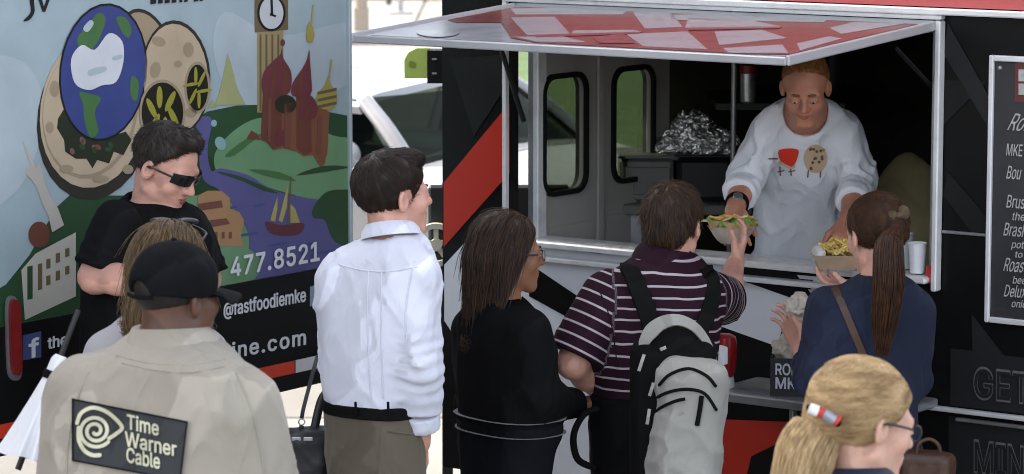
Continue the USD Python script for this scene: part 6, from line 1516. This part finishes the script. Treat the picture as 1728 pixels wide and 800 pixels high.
# ------------------------------------------------------------------ worn and carried things
def backpack():
    h = people['striped_man']; F = h.top_field; D = h.D
    base = h.P(1140, 860, -0.30)
    t = thing('backpack', 'black and pale grey backpack hanging by both straps from the man in stripes', 'backpack', base)
    y0 = h.P(1140, 700)[1] - 0.16
    def X(px, py, d=0.0): return W(px, py, D - 0.27 + d)
    ang = -8
    # black body against the back
    c = X(1136, 712, 0.04)
    rb = lambda p: (np.linalg.norm(np.maximum(np.abs((p - c) @ Rz(ang)[:3, :3]) - np.array([0.085, 0.030, 0.215]), 0), axis=1) - 0.045)
    obj('body', surface(lambda p: rb(p) + fold_noise(p, 0.004, (9, 9, 9), 3), c - 0.36, c + 0.36, 0.010), 'webbing_black', t, smooth=True)
    # pale front, bulging
    c2 = X(1161, 727, -0.055)
    rf = lambda p: (np.linalg.norm(np.maximum(np.abs((p - c2) @ Rz(ang)[:3, :3] @ Ry(4)[:3, :3]) - np.array([0.046, 0.020, 0.165]), 0), axis=1) - 0.058)
    gz = X(1154, 636)[2]
    front = lambda p: rf(p) + fold_noise(p, 0.022, (9, 9, 11), 6)
    fr = obj('front_pocket', surface(front, c2 - 0.28, c2 + 0.28, 0.008), 'pack_beige', t, smooth=True)
    # black piping arcs and the zip laid on the pocket
    def onto(pts, r, name, m, n=30, f=front):
        q = curve(np.array(pts, float), 6, False); P_ = cast(f, q[:, 0], q[:, 1], D - 0.33); 
        return obj(name, tube(P_ - (0, 0.002, 0), r, 6), m, fr, smooth=True)
    onto([(1097, 690), (1107, 672), (1134, 660), (1164, 657), (1190, 665), (1209, 692)], 0.005, 'piping', 'webbing_black')
    onto([(1096, 708), (1112, 690), (1136, 678), (1156, 673)], 0.005, 'piping', 'webbing_black')
    onto([(1184, 668), (1181, 690), (1176, 718)], 0.008, 'zip', 'webbing_black')
    onto([(1112, 650), (1130, 632), (1162, 622), (1192, 634), (1208, 652)], 0.005, 'piping', 'webbing_black')
    # pale crown arc over a dark yoke
    arc = [X(1082, 604, 0.02), X(1090, 572, 0.0), X(1112, 548, -0.01), X(1142, 540, -0.02), X(1172, 552, -0.01), X(1194, 580, 0.0), X(1206, 612, 0.01)]
    ac = curve(arc, 6, False)
    nn = np.array([[0, -1, 0.25]] * len(ac)) 
    obj('crown', ribbon(ac, nn, np.interp(np.linspace(0, 1, len(ac)), [0, .25, .5, .8, 1], [.022, .046, .036, .026, .016]), 0.014), 'pack_beige', t, smooth=40)
    yc = X(1140, 606, 0.02)
    obj('yoke', surface(lambda p: ellip(yc, (0.105, 0.055, 0.105))(p) + fold_noise(p, 0.005, (12, 12, 12), 8), yc - 0.2, yc + 0.2, 0.010), 'webbing_black', t, smooth=True)
    for (x0, y0_, x1, y1_) in ((1087, 598, 1078, 626), (1103, 646, 1096, 668), (1096, 690, 1092, 716), (1114, 590, 1124, 586)):
        obj('webbing_tab', ribbon(np.array([X(x0, y0_, -0.085), X((x0 + x1) / 2, (y0_ + y1_) / 2, -0.09), X(x1, y1_, -0.085)]), np.array([[0, -1, 0]] * 3), 0.010, 0.003), 'pack_grey', t)
    # shoulder straps over the back of the polo
    for pts, w in (([(1062, 456), (1068, 466), (1078, 490), (1090, 520), (1102, 556), (1112, 590)], .058), ([(1192, 460), (1200, 470), (1203, 496), (1194, 530), (1180, 560), (1172, 590)], .050)):
        q = curve(pts, 6, False); P_ = cast(F, q[:, 0], q[:, 1], D); P_ = P_ - (0, 0.004, 0)
        k = len(P_); P_[:, 1] -= np.linspace(0, 1, k) ** 2 * 0.03
        for _ in range(3): P_[1:-1] = (P_[:-2] + 2 * P_[1:-1] + P_[2:]) / 4
        top = np.linspace(0, 1, k)[:, None]
        nn = np.array([0, -0.4, 0.9]) * (1 - top) ** 2 + np.array([0, -1, 0.15]) * (1 - (1 - top) ** 2)
        over = P_[0] + np.array([[0.0, 0.10, -0.06], [0, 0.06, 0.004]]); P_ = np.vstack([over, P_]); nn = np.vstack([[[0, 0.6, .8], [0, 0.2, 1]], nn])
        obj('strap', ribbon(P_, nn, w, 0.012), 'webbing_black', t, smooth=40)
    lp_ = h.P(975, 740, -0.02)
    obj('side_strap', tube(curve([h.P(1010, 690, -0.12), h.P(985, 700, -0.14), h.P(968, 735, -0.14), h.P(975, 775, -0.12), h.P(1005, 790, -0.1)], 6, False), 0.011, 8), 'webbing_black', t, smooth=True)
backpack()
def shoulder_bag():
    D = 9.55
    X = lambda px, py, d=0.0: W(px, py, D + d)
    t = thing('shoulder_bag', 'black leather shoulder bag with a ringed strap hanging left of the man in white', 'bag', X(528, 800))
    c = X(528, 800)
    rb = lambda p: (np.linalg.norm(np.maximum(np.abs((p - c) @ Rz(20)[:3, :3]) - np.array([0.055, 0.03, 0.10]), 0), axis=1) - 0.035) + fold_noise(p, 0.012, (14, 14, 10), 2)
    obj('body', surface(rb, c - 0.24, c + 0.24, 0.008), 'leather_black', t, smooth=True)
    obj('strap', ribbon(curve([X(536, 600, 0.10), X(529, 625, 0.04), X(521, 655, 0.0), X(512, 690, -0.02), X(509, 706, -0.02)], 5, False), np.array([[0, -1, 0.1]] * 21), 0.012, 0.004), 'leather_black', t)
    obj('ring', placed(trimesh.creation.torus(0.009, 0.0022, 20, 8), Rx(90), X(509, 712, -0.022)), 'buckle_steel', t, smooth=True)
    obj('strap', ribbon(curve([X(509, 718, -0.02), X(507, 735, -0.02), X(508, 752, -0.03)], 5, False), np.array([[0, -1, 0.1]] * 11), 0.014, 0.004), 'leather_black', t)
    for x in (500, 520): obj('buckle', placed(boxm((-0.014, -0.004, -0.006), (0.014, 0.004, 0.006), 0.002), None, X(x, 741, -0.075)), 'buckle_steel', t)
    obj('handle', tube(curve([X(524, 770, 0), X(533, 712, 0.03), X(546, 668, 0.08), X(566, 660, 0.14), X(580, 700, 0.18)], 6, False), 0.013, 8), 'leather_black', t, smooth=True)
shoulder_bag()
def handbag():
    h = people['navy_woman']; F = h.top_field; D = h.D
    c = h.P(1566, 822, -0.10)
    t = thing('handbag', 'brown leather handbag hanging at the hip of the woman in navy', 'handbag', c - (0, 0, 0.1))
    rb = lambda p: (np.linalg.norm(np.maximum(np.abs((p - c) @ Rz(-25)[:3, :3]) - np.array([0.055, 0.022, 0.085]), 0), axis=1) - 0.025) + fold_noise(p, 0.008, (12, 12, 9), 4)
    obj('body', surface(rb, c - 0.2, c + 0.2, 0.008), 'leather_brown', t, smooth=True)
    obj('handle', tube(curve([h.P(1546, 775, -0.11), h.P(1550, 750, -0.12), h.P(1568, 741, -0.12), h.P(1584, 752, -0.12), h.P(1588, 778, -0.11)], 5, False), 0.006, 8), 'leather_brown', t, smooth=True)
    q = curve([(1408, 484), (1420, 512), (1432, 540), (1446, 574), (1462, 612), (1490, 670), (1530, 750)], 5, False)
    P_ = cast(F, q[:, 0], q[:, 1], D) - (0, 0.003, 0)
    for _ in range(3): P_[1:-1] = (P_[:-2] + 2 * P_[1:-1] + P_[2:]) / 4
    obj('strap', ribbon(P_, np.array([[0, -1, 0.2]] * len(P_)), 0.024, 0.004), 'leather_brown', t)
handbag()
def umbrella():
    D = 8.15; a, b = W(103, 600, D), W(38, 772, D - 0.05)
    t = thing('umbrella', 'white folded umbrella with a black band, flaring towards the lower left corner', 'umbrella', b)
    L = np.linalg.norm(b - a); M = rot_to(b - a); M[:3, 3] = a
    n = 96; V = []
    zs = np.linspace(0.0, 1, 40)
    rr0 = np.interp(zs, [0, .04, .14, .24, .45, .7, 1.0], [.014, .021, .022, .024, .034, .048, .068])
    for r, z in zip(rr0, zs):
        for j in range(n):
            th = 2 * math.pi * j / n; w = 1 + (0.10 * math.sin(7 * th + z * 2) + 0.05 * math.sin(13 * th)) * max(0, z - .2)
            V.append((r * w * math.cos(th), r * w * math.sin(th), z * L + 0.012 * math.sin(3 * th + 1) * max(0, z - .5)))
    F = [[i * n + j, i * n + (j + 1) % n, (i + 1) * n + (j + 1) % n, (i + 1) * n + j] for i in range(39) for j in range(n)]
    V.append((0, 0, 0.0)); V.append((0, 0, L * .8)); k = len(V) - 2
    v, f = geo((np.array(V), np.array(F))); f = np.vstack([f, [[k, (j + 1) % n, j] for j in range(n)], [[k + 1, 39 * n + j, 39 * n + (j + 1) % n] for j in range(n)]])
    m = trimesh.Trimesh(v, f, process=False)
    if m.volume < 0: m.invert()
    obj('canopy', placed(m, M), 'canopy_white', t, smooth=40)
    obj('band', placed(trimesh.creation.annulus(0.021, 0.0275, 0.022, sections=32), M @ trimesh.transformations.translation_matrix([0, 0, L * 0.20])), 'webbing_black', t, smooth=40)
    obj('shaft', tube([a + (a - b) * 0.45, a + (b - a) * 0.1], 0.007, 8), 'leather_black', t, smooth=True)
    obj('tip', tube([b - (b - a) * 0.25, b + (b - a) * 0.12], 0.008, 8), 'leather_black', t, smooth=True)
umbrella()
def far_wheel():
    D = 12.1; c = W(736, 413, D)
    # small round cream wheel half hidden behind the truck's corner, part of a hand cart
    t = thing('hand_cart', 'cream spoked wheel of a hand cart half hidden behind the black truck', 'hand cart', (c[0], D, 0.05))
    w = obj('wheel', placed(trimesh.creation.annulus(0.062, 0.082, 0.03, sections=32), Rx(90), c), 'cream_paint', t, smooth=40)
    obj('hub', placed(trimesh.creation.cylinder(0.022, 0.04, sections=20), Rx(90), c), 'cream_paint', w, smooth=40)
    for k in range(5): obj('spoke', placed(boxm((-0.009, -0.008, 0.015), (0.009, 0.008, 0.066), 0.003), Ry(72 * k), c), 'cream_paint', w)
    obj('frame', boxm(c + (-0.03, 0.03, -0.62), c + (0.5, 0.07, 0.22), 0.01), 'appliance_black', t)
    for x in (0.02, 0.42): obj('leg', boxm((c[0] + x, D + 0.03, 0.05), (c[0] + x + 0.04, D + 0.07, c[2] - 0.622)), 'appliance_black', t)
far_wheel()
